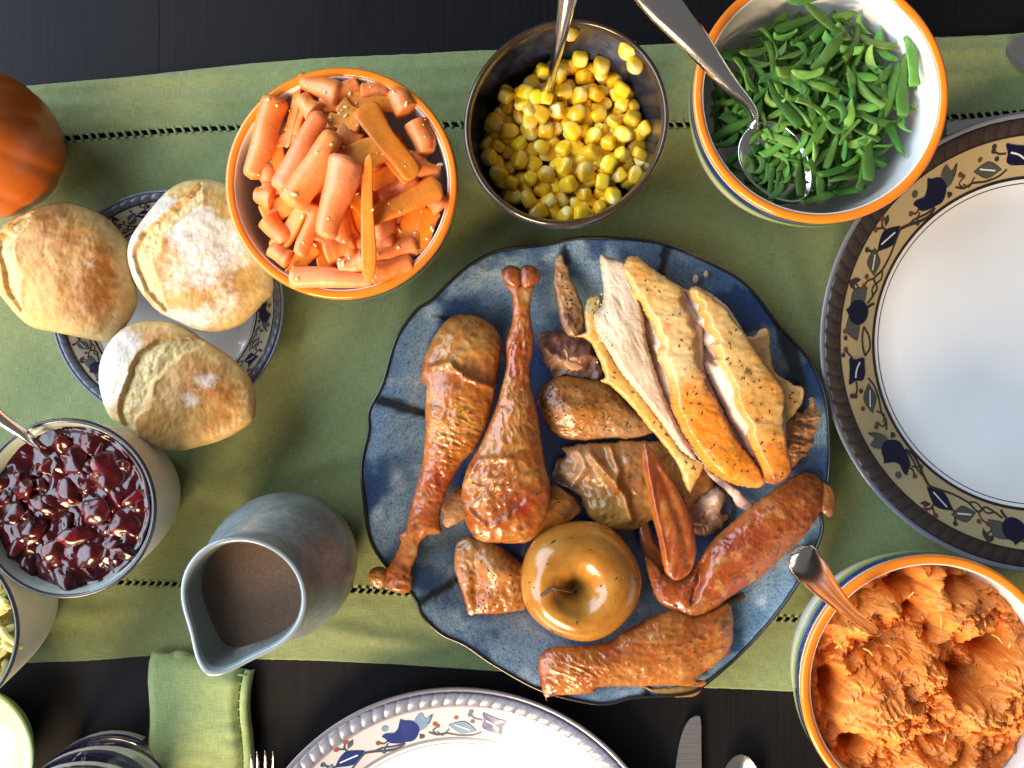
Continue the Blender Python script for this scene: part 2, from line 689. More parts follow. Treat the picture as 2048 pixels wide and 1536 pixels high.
def motif():
    """one quarter of the painted border: (u along the rim 0..597, v from the inner line 0..79); painted shapes as outlines"""
    S = []
    def shape(mat, pts, n=4): S.append((mat, 'poly', [tuple(q) for q in closed_spline(pts, n)]))
    def vine(pts, w=2.0, mat='vine'): S.append((mat, 'stroke', stroke(pts, w)))
    def berry(u, v, r=5.2, mat='berry'): S.append((mat, 'poly', poly_ellipse(u, v, r, r, 0, 10)))
    def leaf(mat, u, v, a, b, rot, vein=True):
        S.append((mat, 'poly', poly_ellipse(u, v, a, b, rot, 20, 0.8)))
        S.append(('vine', 'ring', (poly_ellipse(u, v, a + 1.6, b + 1.4, rot, 20, 0.8), poly_ellipse(u, v, a - 0.6, b - 0.8, rot, 20, 0.8))))
        if vein:
            c, s = math.cos(rot), math.sin(rot)
            S.append(('vein', 'stroke', stroke([(u - a * 0.55 * c + 2 * s, v - a * 0.55 * s - 2 * c), (u, v), (u + a * 0.6 * c - 3 * s, v + a * 0.6 * s + 3 * c)], 1.5)))
    # big flower: round body with a tail and pointed cap leaves
    shape('grey', [(-26, 30), (-40, 38), (-52, 60), (-40, 56), (-34, 72), (-20, 62), (-12, 44), (-16, 32)])
    shape('dark', [(-44, 42), (-56, 64), (-47, 60), (-40, 52)])
    shape('blue', [(-14, 20), (-22, 38), (-14, 56), (4, 64), (8, 70), (13, 61), (22, 48), (34, 42), (48, 48), (58, 46), (54, 38), (50, 24), (36, 16), (18, 12), (0, 10)])
    vine([(-18, 20), (-26, 14), (-16, 12)], 3)
    vine([(52, 30), (62, 28), (70, 34)], 1.8); berry(72, 35)
    vine([(54, 24), (64, 18), (70, 12)], 1.8); berry(72, 10, 5, 'dark')
    berry(44, 60, 7, 'grey')
    berry(-56, 40)
    vine([(20, 10), (40, 4), (66, 10), (90, 22), (108, 30)], 3.0)
    vine([(20, 10), (46, 12), (70, 20), (92, 22)], 2.2)
    # blue leaf with a white vein, sprig above
    leaf('blue', 140, 40, 34, 17, 0.15)
    vine([(132, 52), (132, 66), (124, 74)], 1.8); berry(122, 76)
    vine([(132, 62), (142, 72)], 1.8); berry(145, 74)
    leaf('dark', 118, 66, 10, 4, 2.6, False)
    vine([(174, 44), (182, 58), (184, 66)], 2); berry(185, 68, 5, 'dark')
    # grey leaf
    leaf('grey', 197, 42, 26, 15, -0.5)
    vine([(108, 30), (160, 16), (200, 16), (226, 26), (240, 12), (262, 16), (280, 24)], 2.2)
    vine([(200, 16), (220, 10), (244, 22), (262, 16)], 1.8)
    vine([(226, 26), (236, 38), (246, 42)], 1.7); berry(230, 44, 5); berry(249, 43, 5)
    leaf('dark', 246, 66, 12, 4, 1.1, False); leaf('dark', 256, 70, 10, 4, 2.2, False)
    vine([(262, 48), (252, 60), (250, 68)], 1.5)
    # round bud between two grey leaves
    leaf('grey', 272, 48, 26, 17, 0.55, False)
    leaf('grey', 336, 50, 26, 16, -0.45, False)
    shape('blue', [(278, 40), (284, 58), (300, 66), (302, 72), (310, 65), (324, 54), (328, 38), (320, 24), (302, 18), (286, 24)])
    vine([(288, 22), (280, 14), (276, 8)], 3)
    vine([(330, 24), (350, 10), (376, 8), (392, 20)], 2); vine([(330, 24), (352, 26), (376, 24), (392, 20)], 2)
    berry(344, 68, 4.6); berry(356, 66, 4.6, 'dark')
    # blue diamond leaf
    shape('blue', [(396, 24), (398, 44), (394, 58), (412, 60), (430, 64), (444, 68), (440, 50), (442, 34), (430, 26), (412, 24)])
    S.append(('vein', 'stroke', stroke([(404, 34), (418, 44), (434, 50)], 1.7)))
    vine([(396, 50), (386, 60), (380, 64)], 1.8); berry(378, 66); berry(388, 72, 4.6, 'dark')
    vine([(442, 50), (456, 52), (466, 58)], 1.8); berry(468, 60, 5, 'dark'); berry(462, 44, 5, 'dark'); berry(466, 68, 5, 'dark')
    # grey leaf on the vine
    leaf('grey', 482, 28, 30, 15, 0.2)
    vine([(440, 20), (460, 10), (490, 8), (520, 14), (540, 12), (558, 22)], 2)
    vine([(512, 24), (528, 10), (540, 20)], 1.6)
    berry(496, 52, 4.8); berry(536, 34, 4.8)
    vine([(540, 12), (548, 24), (536, 32)], 1.5)
    return S


MOTIF = motif()


def plate(name, label, cx, cy, Rpx, zrim, band, ridge, ridge_hi, cols, nrid=98, phase=0.0, rot0=0.0, z0=0.002, group=None, lipc=(0.20, 0.21, 0.26)):
    """a stoneware plate: lip, moulded rope border, painted band, ruled lines, plain well"""
    c = W(cx, cy, zrim)
    k = kz(zrim) * Rpx / 463.0        # metres per 'border pixel'
    th = zrim - z0
    root = thing(name, (c[0], c[1], z0), label, 'plate', group)
    r = lambda p: p * k

    def zs(p):                        # top surface height over the radius
        return z0 + 0.0045 + (th - 0.0045) * sst(290, 470, np.asarray(p, float)) ** 1.0

    cream = glaze(name + '_glaze', (0.78, 0.78, 0.78), 0.13, 0.05, 20)
    base = [(0, z0 + 0.001), (r(230), z0 + 0.001), (r(232), z0), (r(250), z0), (r(256), z0 + 0.002), (r(380), zs(380) - 0.004), (r(455), zs(455) - 0.004), (r(462), zs(460) - 0.002),
            (r(463), zs(462)), (r(460), zs(460) + 0.0004), (r(454), zs(452)), (r(450), zs(448) - 0.0012), (r(424), zs(424) - 0.0014), (r(340), zs(340) - 0.0008)]
    top = [(r(p), float(zs(p))) for p in (338, 332, 320, 300, 285, 260, 200, 100)] + [(0, z0 + 0.0044)]
    V, F = lathe(base, 180, c[:2])
    mi = [1 if (6 <= i // 180 <= 11) else 0 for i in range(len(F))]
    mk('underside', V, F, [cream, glaze(name + '_lip', lipc, 0.22)], root, mi=mi)
    V, F = lathe(top, 128, c[:2])
    mk('well', V, F, cream, root)
    # rope border: pillow-shaped ridges, slanted a little
    seg = nrid * 10
    tt = np.linspace(0, 2 * math.pi, seg, endpoint=False)
    Vr, Cr = [], []
    ps = np.linspace(453, 421, 12)
    for p in ps:
        q = (p - 437) / 16.0
        ang = tt * nrid + phase + 1.5 * q
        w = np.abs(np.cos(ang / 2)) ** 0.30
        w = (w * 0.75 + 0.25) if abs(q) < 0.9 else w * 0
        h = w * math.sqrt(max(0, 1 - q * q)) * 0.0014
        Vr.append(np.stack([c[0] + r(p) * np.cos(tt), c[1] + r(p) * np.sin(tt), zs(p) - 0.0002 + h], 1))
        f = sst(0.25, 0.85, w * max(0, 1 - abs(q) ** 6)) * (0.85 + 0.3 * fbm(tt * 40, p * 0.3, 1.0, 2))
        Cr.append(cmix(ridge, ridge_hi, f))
    mk('rope_border', np.concatenate(Vr), [f[::-1] for f in grid_faces(len(ps), seg, True)][::1], tinted(name + '_rope', 0.30, 200, 0.2, 0.15, coat=0.2, coatr=0.15), root, col=np.concatenate(Cr))
    # painted band, ruled rings
    V, F = lathe([(r(p), float(zs(p)) + 0.0001) for p in (422, 400, 380, 360, 341)], 180, c[:2])
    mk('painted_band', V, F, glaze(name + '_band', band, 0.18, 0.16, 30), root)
    V, F, _ = join([lathe([(r(a), float(zs(a)) + 0.0004), (r(b), float(zs(b)) + 0.0004)], 180, c[:2]) for a, b in ((343.5, 337.5), (423.5, 419))])
    mk('ruled_line', V, F, glaze(name + '_line', cols['line'], 0.25), root)
    V, F = lathe([(r(330.4), float(zs(330)) + 0.00025), (r(328.6), float(zs(328.6)) + 0.00025)], 180, c[:2])
    mk('ruled_line', V, F, glaze(name + '_fine', cols['fine'], 0.25), root)
    # the painted flowers, leaves, vines and berries: thin raised glaze
    order = ['vine', 'grey', 'dark', 'blue', 'berry', 'vein']
    PV, PF, PM = [], [], []
    lift = dict(vine=0.00022, grey=0.0003, dark=0.0003, blue=0.00042, berry=0.0003, vein=0.00060)
    inc = 0

    def put(u, v, qd, lf):
        rr = 341 + v
        a = rot0 + (u / 597.0 + qd) * math.pi / 2
        return (c[0] + r(rr) * math.cos(a), c[1] + r(rr) * math.sin(a), float(zs(rr)) + 0.0001 + lf)
    for qd in range(4):
        for (m_, kind, data) in MOTIF:
            inc += 1
            lf = lift[m_] + (inc % 9) * 0.000006
            n0 = len(PV)
            if kind == 'poly':
                cu = sum(p[0] for p in data) / len(data)
                cv = sum(p[1] for p in data) / len(data)
                PV.append(put(cu, cv, qd, lf))
                for p in data:
                    PV.append(put(p[0], p[1], qd, lf))
                n = len(data)
                sgn = sum(data[i][0] * data[(i + 1) % n][1] - data[(i + 1) % n][0] * data[i][1] for i in range(n))
                for i in range(n):
                    f = (n0, n0 + 1 + i, n0 + 1 + (i + 1) % n)
                    PF.append(f if sgn < 0 else f[::-1])
                    PM.append(order.index(m_))
            else:
                prs = data if kind == 'stroke' else list(zip(*data))
                if kind == 'ring':
                    prs = list(prs) + [prs[0]]
                for a, b in prs:
                    PV += [put(a[0], a[1], qd, lf), put(b[0], b[1], qd, lf)]
                for i in range(len(prs) - 1):
                    j = n0 + 2 * i
                    PF.append((j, j + 1, j + 3, j + 2))
                    PM.append(order.index(m_))
    ml = [glaze(name + '_' + s, cols[s], 0.2, 0.2, 90) for s in order]
    o = mk('painted_flowers', PV, PF, ml, root, mi=PM, smooth=False)
    return root


DK = dict(vine=(0.040, 0.026, 0.016), grey=(0.075, 0.080, 0.070), dark=(0.035, 0.034, 0.036), blue=(0.003, 0.004, 0.030), berry=(0.16, 0.045, 0.022),
          vein=(0.75, 0.75, 0.75), line=(0.022, 0.014, 0.012), fine=(0.03, 0.025, 0.05))  # border colours toned for the shaded plate on the right
SUNLIT = dict(vine=(0.06, 0.065, 0.09), grey=(0.16, 0.25, 0.40), dark=(0.06, 0.08, 0.14), blue=(0.012, 0.030, 0.17), berry=(0.26, 0.07, 0.035),
          vein=(0.8, 0.8, 0.8), line=(0.22, 0.20, 0.24), fine=(0.3, 0.28, 0.3))  # same border design, with sunlight put into the colours
plate('dinner_plate', 'cream dinner plate with tan flowered border toned for shade, lying right of the turkey platter', 2103, 685, 463, 0.022,
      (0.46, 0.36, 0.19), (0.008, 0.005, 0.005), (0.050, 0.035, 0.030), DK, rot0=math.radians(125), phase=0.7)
plate('dinner_plate', 'white dinner plate with blue flowered border coloured as if sunlit, at the near table edge', 914, 1820, 445, 0.020,
      (0.50, 0.51, 0.55), (0.040, 0.038, 0.055), (0.21, 0.23, 0.32), SUNLIT, rot0=math.radians(105.7), nrid=106, lipc=(0.16, 0.15, 0.18), z0=0.0005)  # band and ridges lightened too, as if sunlit
plate('bread_plate', 'small flowered side plate with dark ridged rim underneath the bread rolls', 334, 612, 233, 0.018,
      (0.58, 0.52, 0.40), (0.020, 0.022, 0.034), (0.12, 0.13, 0.17), {**DK, 'grey': (0.13, 0.15, 0.17), 'blue': (0.016, 0.020, 0.075)}, nrid=64, rot0=math.radians(174), lipc=(0.16, 0.18, 0.24))


# ================================================================== BOWLS
def striped_bowl(label, cx, cy, Rpx, zr, dip):
    c = W(cx, cy, zr)
    k = kz(zr)
    Ro = Rpx * k
    root = thing('serving_bowl', (c[0], c[1], 0.002), label, 'bowl', 'orange rimmed serving bowls')
    t = 0.0048
    prof = [(0, 0.004), (Ro * 0.46, 0.004), (Ro * 0.48, 0.002), (Ro * 0.53, 0.002), (Ro * 0.55, 0.006), (Ro * 0.74, 0.018), (Ro * 0.90, zr * 0.52), (Ro * 0.965, zr - 0.022), (Ro * 0.985, zr - 0.006)]
    inn = [(Ro - t - 0.0002, zr - 0.0012), (Ro - t - 0.001, zr - 0.004), (Ro - t - 0.004, zr * 0.68), (Ro * 0.84 - t, zr * 0.36), (Ro * 0.66, 0.016), (Ro * 0.4, 0.009), (0, 0.008)]
    V, F = lathe(np.vstack([smooth_prof(prof, 3), smooth_prof(inn, 5)]), 128, c[:2])
    mk('body', V, F, M_WHITE, root)
    rim = [(Ro - 0.0010, zr - 0.0050), (Ro - 0.0002, zr - 0.0030), (Ro, zr - 0.0016), (Ro - 0.0008, zr - 0.0003), (Ro - 0.0022, zr), (Ro - 0.0038, zr - 0.0003), (Ro - 0.0048, zr - 0.0012), (Ro - 0.0053, zr - 0.003)]
    V, F = lathe(smooth_prof(rim, 3), 160, c[:2])
    mk('rim', V, F, M_ORANGE, root)

    def outer(z):
        return np.interp(z, [0.018, zr * 0.52, zr - 0.022, zr - 0.006], [Ro * 0.74, Ro * 0.90, Ro * 0.965, Ro * 0.985]) + 0.0012
    for m_, a, b in ((M_SBLUE, 0.0055, 0.0100), (M_STEAL, 0.0104, 0.0128), (M_SYEL, 0.0132, 0.0175)):
        V, F = lathe([(outer(zr - q), zr - q) for q in np.linspace(b, a, 5)], 128, c[:2])
        mk('stripe', V, F, m_, root)
    return root, c, Ro


carrot_bowl, CB, CR = striped_bowl('orange rimmed white bowl heaped with cooked carrots, beside the bread rolls', 682, 366, 233, 0.074, 0)
bean_bowl, BB, BR = striped_bowl('large orange rimmed white bowl of green beans at the top of the table', 1643, 190, 256, 0.086, 0)
mash_bowl, SB, SR = striped_bowl('orange rimmed bowl with outer stripes full of mashed sweet potato', 1866, 1374, 264, 0.084, 0)

# dark glazed stoneware bowl of corn
t = NT('dark_stoneware')
a = t.noise(26, 5, 0.65)
b = t.noise(160, 3, 0.6)
cc = t.ramp(a, [(0.30, (0.006, 0.006, 0.009)), (0.48, (0.010, 0.013, 0.026)), (0.60, (0.030, 0.045, 0.095)), (0.72, (0.10, 0.11, 0.14))])
cc = t.mix(t.ramp(b, [(0.66, 0), (0.78, 0.5)]), cc, (0.05, 0.035, 0.025))
t.set(color=cc, rough=0.26, coat=0.25, coatr=0.08)
t.bump(t.noise(60, 3), 0.12, 0.001)
M_DARKW = t.m
M_RIMBR = plain('bare_brown_rim', (0.045, 0.028, 0.018), 0.22, 0.5, 80, coat=0.5)
zr = 0.076
c = W(1133, 244, zr)
Ro = 207 * kz(zr)
corn_bowl = thing('corn_bowl', (c[0], c[1], 0.002), 'dark blue black stoneware bowl of sweetcorn between the carrots and beans', 'bowl')
CO, COR = c, Ro


def wob(th, r, z):
    return r * (1 + 0.030 * np.cos(2 * th - 1.75) * sst(0.03, 0.07, z)), z


V, F = lathe(smooth_prof([(0, 0.004), (Ro * 0.5, 0.004), (Ro * 0.52, 0.002), (Ro * 0.6, 0.002), (Ro * 0.66, 0.007), (Ro * 0.86, 0.024), (Ro * 0.96, 0.05), (Ro * 0.995, zr - 0.004)], 4), 128, c[:2], wob)
mk('outer_wall', V, F, M_DARKW, corn_bowl)
V, F = lathe(smooth_prof([(Ro * 0.995, zr - 0.004), (Ro, zr - 0.0015), (Ro - 0.0012, zr), (Ro - 0.0026, zr - 0.0003), (Ro - 0.0038, zr - 0.003)], 4), 128, c[:2], wob)
mk('rim', V, F, M_RIMBR, corn_bowl)
V, F = lathe(smooth_prof([(Ro - 0.0038, zr - 0.003), (Ro * 0.92, zr - 0.018), (Ro * 0.86, 0.04), (Ro * 0.76, 0.022), (Ro * 0.5, 0.011), (0, 0.009)], 5), 128, c[:2], wob)
mk('inner_wall', V, F, M_DARKW, corn_bowl)

# pale straight bowls at the left edge
M_CREAM = plain('cream_stoneware', (0.68, 0.65, 0.58), 0.35, 0.10, 30, 0.05)
M_CELADON = plain('celadon_glaze', (0.40, 0.46, 0.40), 0.16, 0.12, 30, coat=0.5)
M_DARKRIM = plain('dark_rim_glaze', (0.030, 0.033, 0.042), 0.25, 0.2, 60, coat=0.4)


def cream_bowl(label, cx, cy, Rpx, zr):
    c = W(cx, cy, zr)
    Ro = Rpx * kz(zr)
    root = thing('dip_bowl', (c[0], c[1], 0.002), label, 'bowl', 'dark rimmed cream bowls')
    V, F = lathe(smooth_prof([(0, 0.003), (Ro * 0.55, 0.003), (Ro * 0.6, 0.002), (Ro * 0.68, 0.006), (Ro * 0.79, 0.020), (Ro * 0.875, 0.040), (Ro * 0.955, zr - 0.014), (Ro - 0.0008, zr - 0.0028)], 4), 128, c[:2])
    mk('outer_wall', V, F, M_CREAM, root)
    V, F = lathe(smooth_prof([(Ro - 0.0008, zr - 0.0028), (Ro, zr - 0.0012), (Ro - 0.0006, zr - 0.0001), (Ro - 0.0016, zr), (Ro - 0.0024, zr - 0.0006)], 4), 128, c[:2])
    mk('rim', V, F, M_DARKRIM, root)
    V, F = lathe(smooth_prof([(Ro - 0.0024, zr - 0.0006), (Ro - 0.0044, zr - 0.006), (Ro - 0.0072, zr - 0.02), (Ro * 0.75, 0.03), (Ro * 0.55, 0.010), (0, 0.008)], 5), 128, c[:2])
    mk('inner_wall', V, F, M_CELADON, root)
    return root, c, Ro


cran_bowl, NB, NR = cream_bowl('cream dark rimmed bowl filled with red cranberry sauce', 131, 1017, 181, 0.082)
stuff_bowl, TB, TR = cream_bowl('cream dark rimmed bowl of yellow stuffing cut off by the picture edge', -150, 1262, 187, 0.080)

# ---- pitcher of gravy
t = NT('pitcher_glaze')
a = t.noise(22, 5, 0.6, dist=0.5)
b = t.noise(300, 3, 0.6)
cc = t.ramp(a, [(0.30, (0.50, 0.50, 0.43)), (0.44, (0.27, 0.33, 0.34)), (0.58, (0.16, 0.21, 0.24)), (0.74, (0.09, 0.09, 0.10))])
cc = t.mix(t.ramp(b, [(0.35, 0.35), (0.7, 0)]), cc, (0.04, 0.05, 0.06))
t.set(color=cc, rough=0.36, coat=0.10, coatr=0.25)
t.bump(t.noise(70, 3), 0.10, 0.001)
M_PITCH = t.m
M_PITIN = plain('pitcher_inside', (0.21, 0.25, 0.25), 0.2, 0.25, 40, coat=0.5)
zr = 0.118
c = W(487, 1192, zr)
k = kz(zr)
Rr = 122 * k
A0 = math.atan2(-157, -70)
pit = thing('gravy_pitcher', (c[0], c[1], 0.002), 'blue grey stoneware pitcher of brown gravy with a pinched spout', 'pitcher')


def spout(th, r, z):
    d = (th - A0 + math.pi) % (2 * math.pi) - math.pi
    f = sst(0.072, zr, z)
    e = np.exp(-(np.abs(d) / 0.42) ** 1.7)
    r2 = r * (1 - 0.05 * f * np.cos(2 * d)) + f * e * 56 * k * np.clip(r / Rr, 0, 1)
    return r2, z + 0.002 * f * e * np.clip(r / Rr, 0, 1) * sst(0.104, 0.112, z)


bc = 146 * kz(0.05)
outer_p = smooth_prof([(0, 0.004), (bc * 0.62, 0.004), (bc * 0.66, 0.002), (bc * 0.78, 0.004), (bc * 0.95, 0.022), (bc, 0.042), (bc * 0.965, 0.060), (Rr * 1.16, 0.080), (Rr * 0.99, 0.098), (Rr * 0.985, 0.110), (Rr * 0.995, zr - 0.0018)], 6)
V, F = lathe(outer_p, 160, c[:2], spout)
mk('body', V, F, M_PITCH, pit)
V, F = lathe(smooth_prof([(Rr * 0.995, zr - 0.0018), (Rr * 1.0, zr - 0.0006), (Rr - 0.0010, zr), (Rr - 0.0022, zr - 0.0003), (Rr - 0.0030, zr - 0.0022)], 4), 160, c[:2], spout)
mk('rim', V, F, plain('pitcher_rim', (0.24, 0.29, 0.31), 0.18, 0.2, 60, coat=0.6), pit)
V, F = lathe(smooth_prof([(Rr - 0.0030, zr - 0.0022), (Rr - 0.0036, 0.105), (Rr * 0.90, 0.092), (Rr * 1.02, 0.07), (bc * 0.85, 0.045), (bc * 0.6, 0.012), (0, 0.010)], 5), 160, c[:2], spout)
mk('inner_wall', V, F, M_PITIN, pit)
t = NT('gravy')
n1 = t.noise(900, 3, 0.7)
t.set(color=t.mix(t.ramp(n1, [(0.50, 0), (0.72, 0.6)]), (0.105, 0.066, 0.045), (0.19, 0.13, 0.09)), rough=0.13, spec=0.5)
t.bump(n1, 0.10, 0.0004)
zg = 0.0985
V, F = lathe([(0, zg)] + [(q * Rr * 0.93, zg + 0.0006 * (q ** 8)) for q in (0.3, 0.6, 0.85, 0.95, 1.0, 1.04)], 96, c[:2], spout)
tag(mk('gravy', V, [f[::-1] for f in F], t.m), 'brown gravy filling the blue grey pitcher', 'gravy')

# ---- pumpkin at the left edge
t = NT('pumpkin_skin')
a = t.noise(30, 4)
cc = t.ramp(a, [(0.3, (0.42, 0.085, 0.006)), (0.7, (0.55, 0.135, 0.010))])
cc = t.mix(t.ramp(t.noise(420, 3), [(0.66, 0), (0.72, 0.5)]), cc, (0.5, 0.3, 0.15))
t.set(color=cc, rough=0.36, coat=0.25, coatr=0.2)
t.bump(t.noise(220, 4), 0.18, 0.0008)
zc = 0.045
c = W(-36, 288, zc)
Rp = 146 * kz(zc)
pk = thing('pumpkin', (c[0], c[1], 0.001), 'small orange pumpkin cut off by the left picture edge', 'pumpkin')
V = []
nu, nv = 120, 40
for i in range(nv + 1):
    a = math.pi * i / nv
    for j in range(nu):
        b = 2 * math.pi * j / nu
        rib = 1 - 0.028 * (1 - abs(math.cos(b * 5 + 0.4))) ** 2.2
        r = Rp * math.sin(a) ** 0.8 * rib
        z = math.cos(a) * 0.043 * (1 - 0.0 * r) - 0.013 * math.exp(-(math.sin(a) / 0.22) ** 2) * (1 if a < 1.5 else -0.3)
        V.append((c[0] + r * math.cos(b), c[1] + r * math.sin(b), zc + z))
mk('flesh', V, [f[::-1] for f in grid_faces(nv + 1, nu, True)], t.m, pk)
V, F = tube([(c[0], c[1], zc + 0.026), (c[0] + 0.001, c[1], zc + 0.04), (c[0] + 0.004, c[1] + 0.002, zc + 0.052), (c[0] + 0.01, c[1] + 0.004, zc + 0.058)], [0.009, 0.006, 0.005, 0.006], 10)
mk('stem', V, F, plain('pumpkin_stem', (0.20, 0.16, 0.07), 0.7, 0.4, 90, 0.4), pk)

# ---- pale green plate at the bottom left
c = W(-78, 1512, 0.030)
Ro = 143 * kz(0.030)
t = plain('pale_green_glaze', (0.48, 0.70, 0.33), 0.22, 0.10, 14, coat=0.4)
root = thing('green_bowl', (c[0], c[1], 0.001), 'pale green smooth shallow bowl at the lower left corner', 'bowl')
V, F = lathe(smooth_prof([(0, 0.003), (Ro * 0.5, 0.003), (Ro * 0.53, 0.001), (Ro * 0.6, 0.001), (Ro * 0.8, 0.012), (Ro * 0.97, 0.026), (Ro, 0.0290), (Ro - 0.0015, 0.0302), (Ro - 0.004, 0.0292)], 5), 96, c[:2])
mk('outer_wall', V, F, t, root)
V, F = lathe(smooth_prof([(Ro - 0.004, 0.0292), (Ro * 0.8, 0.021), (Ro * 0.5, 0.011), (0, 0.009)], 6), 96, c[:2])
mk('inner_wall', V, F, t, root)

# ---- tumbler with blue swirls at the bottom edge
t = NT('clear_glass')
t.set(color=(0.93, 0.95, 0.97), rough=0.02, trans=1.0, ior=1.45)
t.bump(t.noise(60, 2), 0.15, 0.001)
c = W(190, 1606, 0.03)
Rg = 124 * kz(0.03)
root = thing('swirl_tumbler', (c[0], c[1], 0.001), 'clear glass tumbler with blue and white spiral swirls at the bottom edge', 'glass')
V, F = lathe(smooth_prof([(0, 0.001), (Rg * 0.7, 0.001), (Rg * 0.85, 0.003), (Rg * 0.97, 0.016), (Rg, 0.034), (Rg * 0.97, 0.06), (Rg * 0.96, 0.096), (Rg * 0.965, 0.0985), (Rg * 0.955, 0.100), (Rg * 0.93, 0.0985), (Rg * 0.92, 0.06), (Rg * 0.94, 0.034), (Rg * 0.9, 0.016), (Rg * 0.75, 0.009), (0, 0.008)], 4), 128, c[:2])
mk('glass_wall', V, F, t.m, root)
MB1 = plain('swirl_blue', (0.030, 0.018, 0.26), 0.1, 0.2, 60, coat=0.6)
MB2 = plain('swirl_white', (0.75, 0.76, 0.82), 0.12, 0.1, 60, coat=0.6)
MB3 = plain('swirl_amber', (0.50, 0.26, 0.07), 0.12, 0.1, 60, coat=0.6)
for i, (m_, a0, w) in enumerate(((MB1, 0.3, 0.0022), (MB2, 0.62, 0.0060), (MB1, 1.1, 0.0013), (MB2, 1.5, 0.0050), (MB3, 1.85, 0.0035), (MB1, 2.2, 0.0026), (MB2, 2.7, 0.0065), (MB1, 3.3, 0.002),
                                 (MB3, 3.7, 0.0022), (MB2, 4.1, 0.0055), (MB1, 4.7, 0.0026), (MB2, 5.3, 0.0060), (MB1, 5.8, 0.0018))):
    V = []
    zz = np.linspace(0.006, 0.092, 40)
    for z in zz:
        rr = np.interp(z, [0.003, 0.016, 0.034, 0.06, 0.096], [Rg * 0.85, Rg * 0.97, Rg, Rg * 0.97, Rg * 0.96]) + 0.0003
        for s in (-1, 0, 1):
            a = a0 + z * 62
            V.append((c[0] + rr * math.cos(a), c[1] + rr * math.sin(a), z + s * w * (0.7 + 0.3 * math.sin(z * 150 + i))))
    mk('swirl', V, grid_faces(40, 3), m_, root)

# ---- folded napkin with hemstitched edge
nap = thing('folded_napkin', W(400, 1450, 0.001), 'folded pale green linen napkin with open stitched edge, below the pitcher', 'napkin')


def sheet(name, xl, xr, yt_, yb_, zt, roll, seed, m_, par, n=70, mm=110):
    """a folded layer: both long sides roll over, so that it has a real edge"""
    V = []
    for j in range(mm):
        t = j / (mm - 1)
        for i in range(n):
            s = i / (n - 1)
            py = yt_(s) + (yb_ - yt_(s)) * t
            px = xl(py) + (xr(py) - xl(py)) * s
            e = min(s, 1 - s) * (xr(py) - xl(py))
            z = zt - 0.0035 * (1 - min(1, e / roll)) ** 2
            e2 = t * (yb_ - yt_(s))
            z -= 0.004 * (1 - min(1, e2 / 26)) ** 2
            z += 0.0011 * float(pn(px * 0.012, py * 0.016, seed)) + 0.0006 * float(pn(px * 0.03, py * 0.045, seed + 3))
            z += 0.0016 * math.exp(-((s - 1) / 0.28) ** 2) * float(pn(py * 0.035, seed + 9.0))
            k = kz(zt)
            V.append(((px - 1024) * k, (768 - py) * k, z))
    top = grid_faces(mm, n)
    o = mk(name, V, top[::1], m_, par)
    s = o.modifiers.new('cloth', 'SOLIDIFY')
    s.thickness = 0.0016
    s.offset = -1
    return o


rim_n = lambda y: 476 + 5 * math.sin(y * 0.03)
sheet('lower_fold', lambda y: 300 + (y - 1310) * 0.004, lambda y: 470, lambda s: 1324 + 10 * s, 1660, 0.0052, 12, 2.0, M_NAPKIN, nap)
sheet('upper_fold', lambda y: 298 + 0.010 * (y - 1310) + 2.0 * math.sin(y * 0.045), rim_n, lambda s: 1312 - 0 * s + 34 * s ** 2, 1660, 0.0115, 16, 6.0, M_NAPKIN, nap)
sheet('stitched_edge', lambda y: 486 + 4 * math.sin(y * 0.03), lambda y: 497 + 4 * math.sin(y * 0.03), lambda s: 1346, 1660, 0.0100, 3, 7.0, M_NAPKIN, nap, n=6)
pr = []
for y in np.arange(1350, 1600, 17):
    x = 481 + 5 * math.sin(y * 0.03)
    k = kz(0.010)
    pr.append(tube([((x - 7 - 1024) * k, (768 - y) * k, 0.0092), ((x - 1024) * k, (768 - y - 1) * k, 0.0094), ((x + 8 - 1024) * k, (768 - y) * k, 0.0092)], [0.0008, 0.0005, 0.0008], 6))
V, F, _ = join(pr)
mk('hemstitch', V, F, M_NAPKIN, nap)['kind'] = 'stuff'
# loop of cloth tucked under at the napkin's head
V = []
for j in range(16):
    a = math.pi * j / 15
    for i in range(20):
        s = i / 19
        px = 322 + 70 * s
        py = 1322 - 16 * math.sin(math.pi * s) * math.sin(a) + 2 - 6 * s
        V.append(W(px, py, 0.003 + 0.0045 * (1 - math.cos(a)) / 2 * (0.4 + math.sin(math.pi * s))))
o = mk('tucked_fold', V, grid_faces(16, 20), M_NAPKIN, nap)
s = o.modifiers.new('cloth', 'SOLIDIFY'); s.thickness = 0.0012


# ================================================================== CUTLERY
def slab(stations, thick=0.0016, cs=10, crown=0.4):
    """a bar along stations (x, y, z, halfwidth, thickness), rounded across"""
    p = np.array([s[:3] for s in stations], float)
    T = np.gradient(p, axis=0)
    T /= np.linalg.norm(T, axis=1)[:, None]
    V = []
    for i, s in enumerate(stations):
        side = np.cross(T[i], [0, 0, 1.0])
        side /= np.linalg.norm(side)
        up = np.cross(side, T[i])
        for j in range(cs):
            a = 2 * math.pi * j / cs
            V.append(p[i] + side * s[3] * math.copysign(abs(math.cos(a)) ** 0.9, math.cos(a)) + up * s[4] * math.copysign(abs(math.sin(a)) ** 1.0, math.sin(a)) * (1.5 if math.sin(a) > 0 else 0.6))
    F = [f[::-1] for f in grid_faces(len(stations), cs, True)]
    F.append(tuple(range(cs)))
    F.append(tuple(range((len(stations) - 1) * cs, len(stations) * cs))[::-1])
    return np.array(V), F


def dense(st, n=6):
    return [tuple(q) for q in open_spline(st, n)]


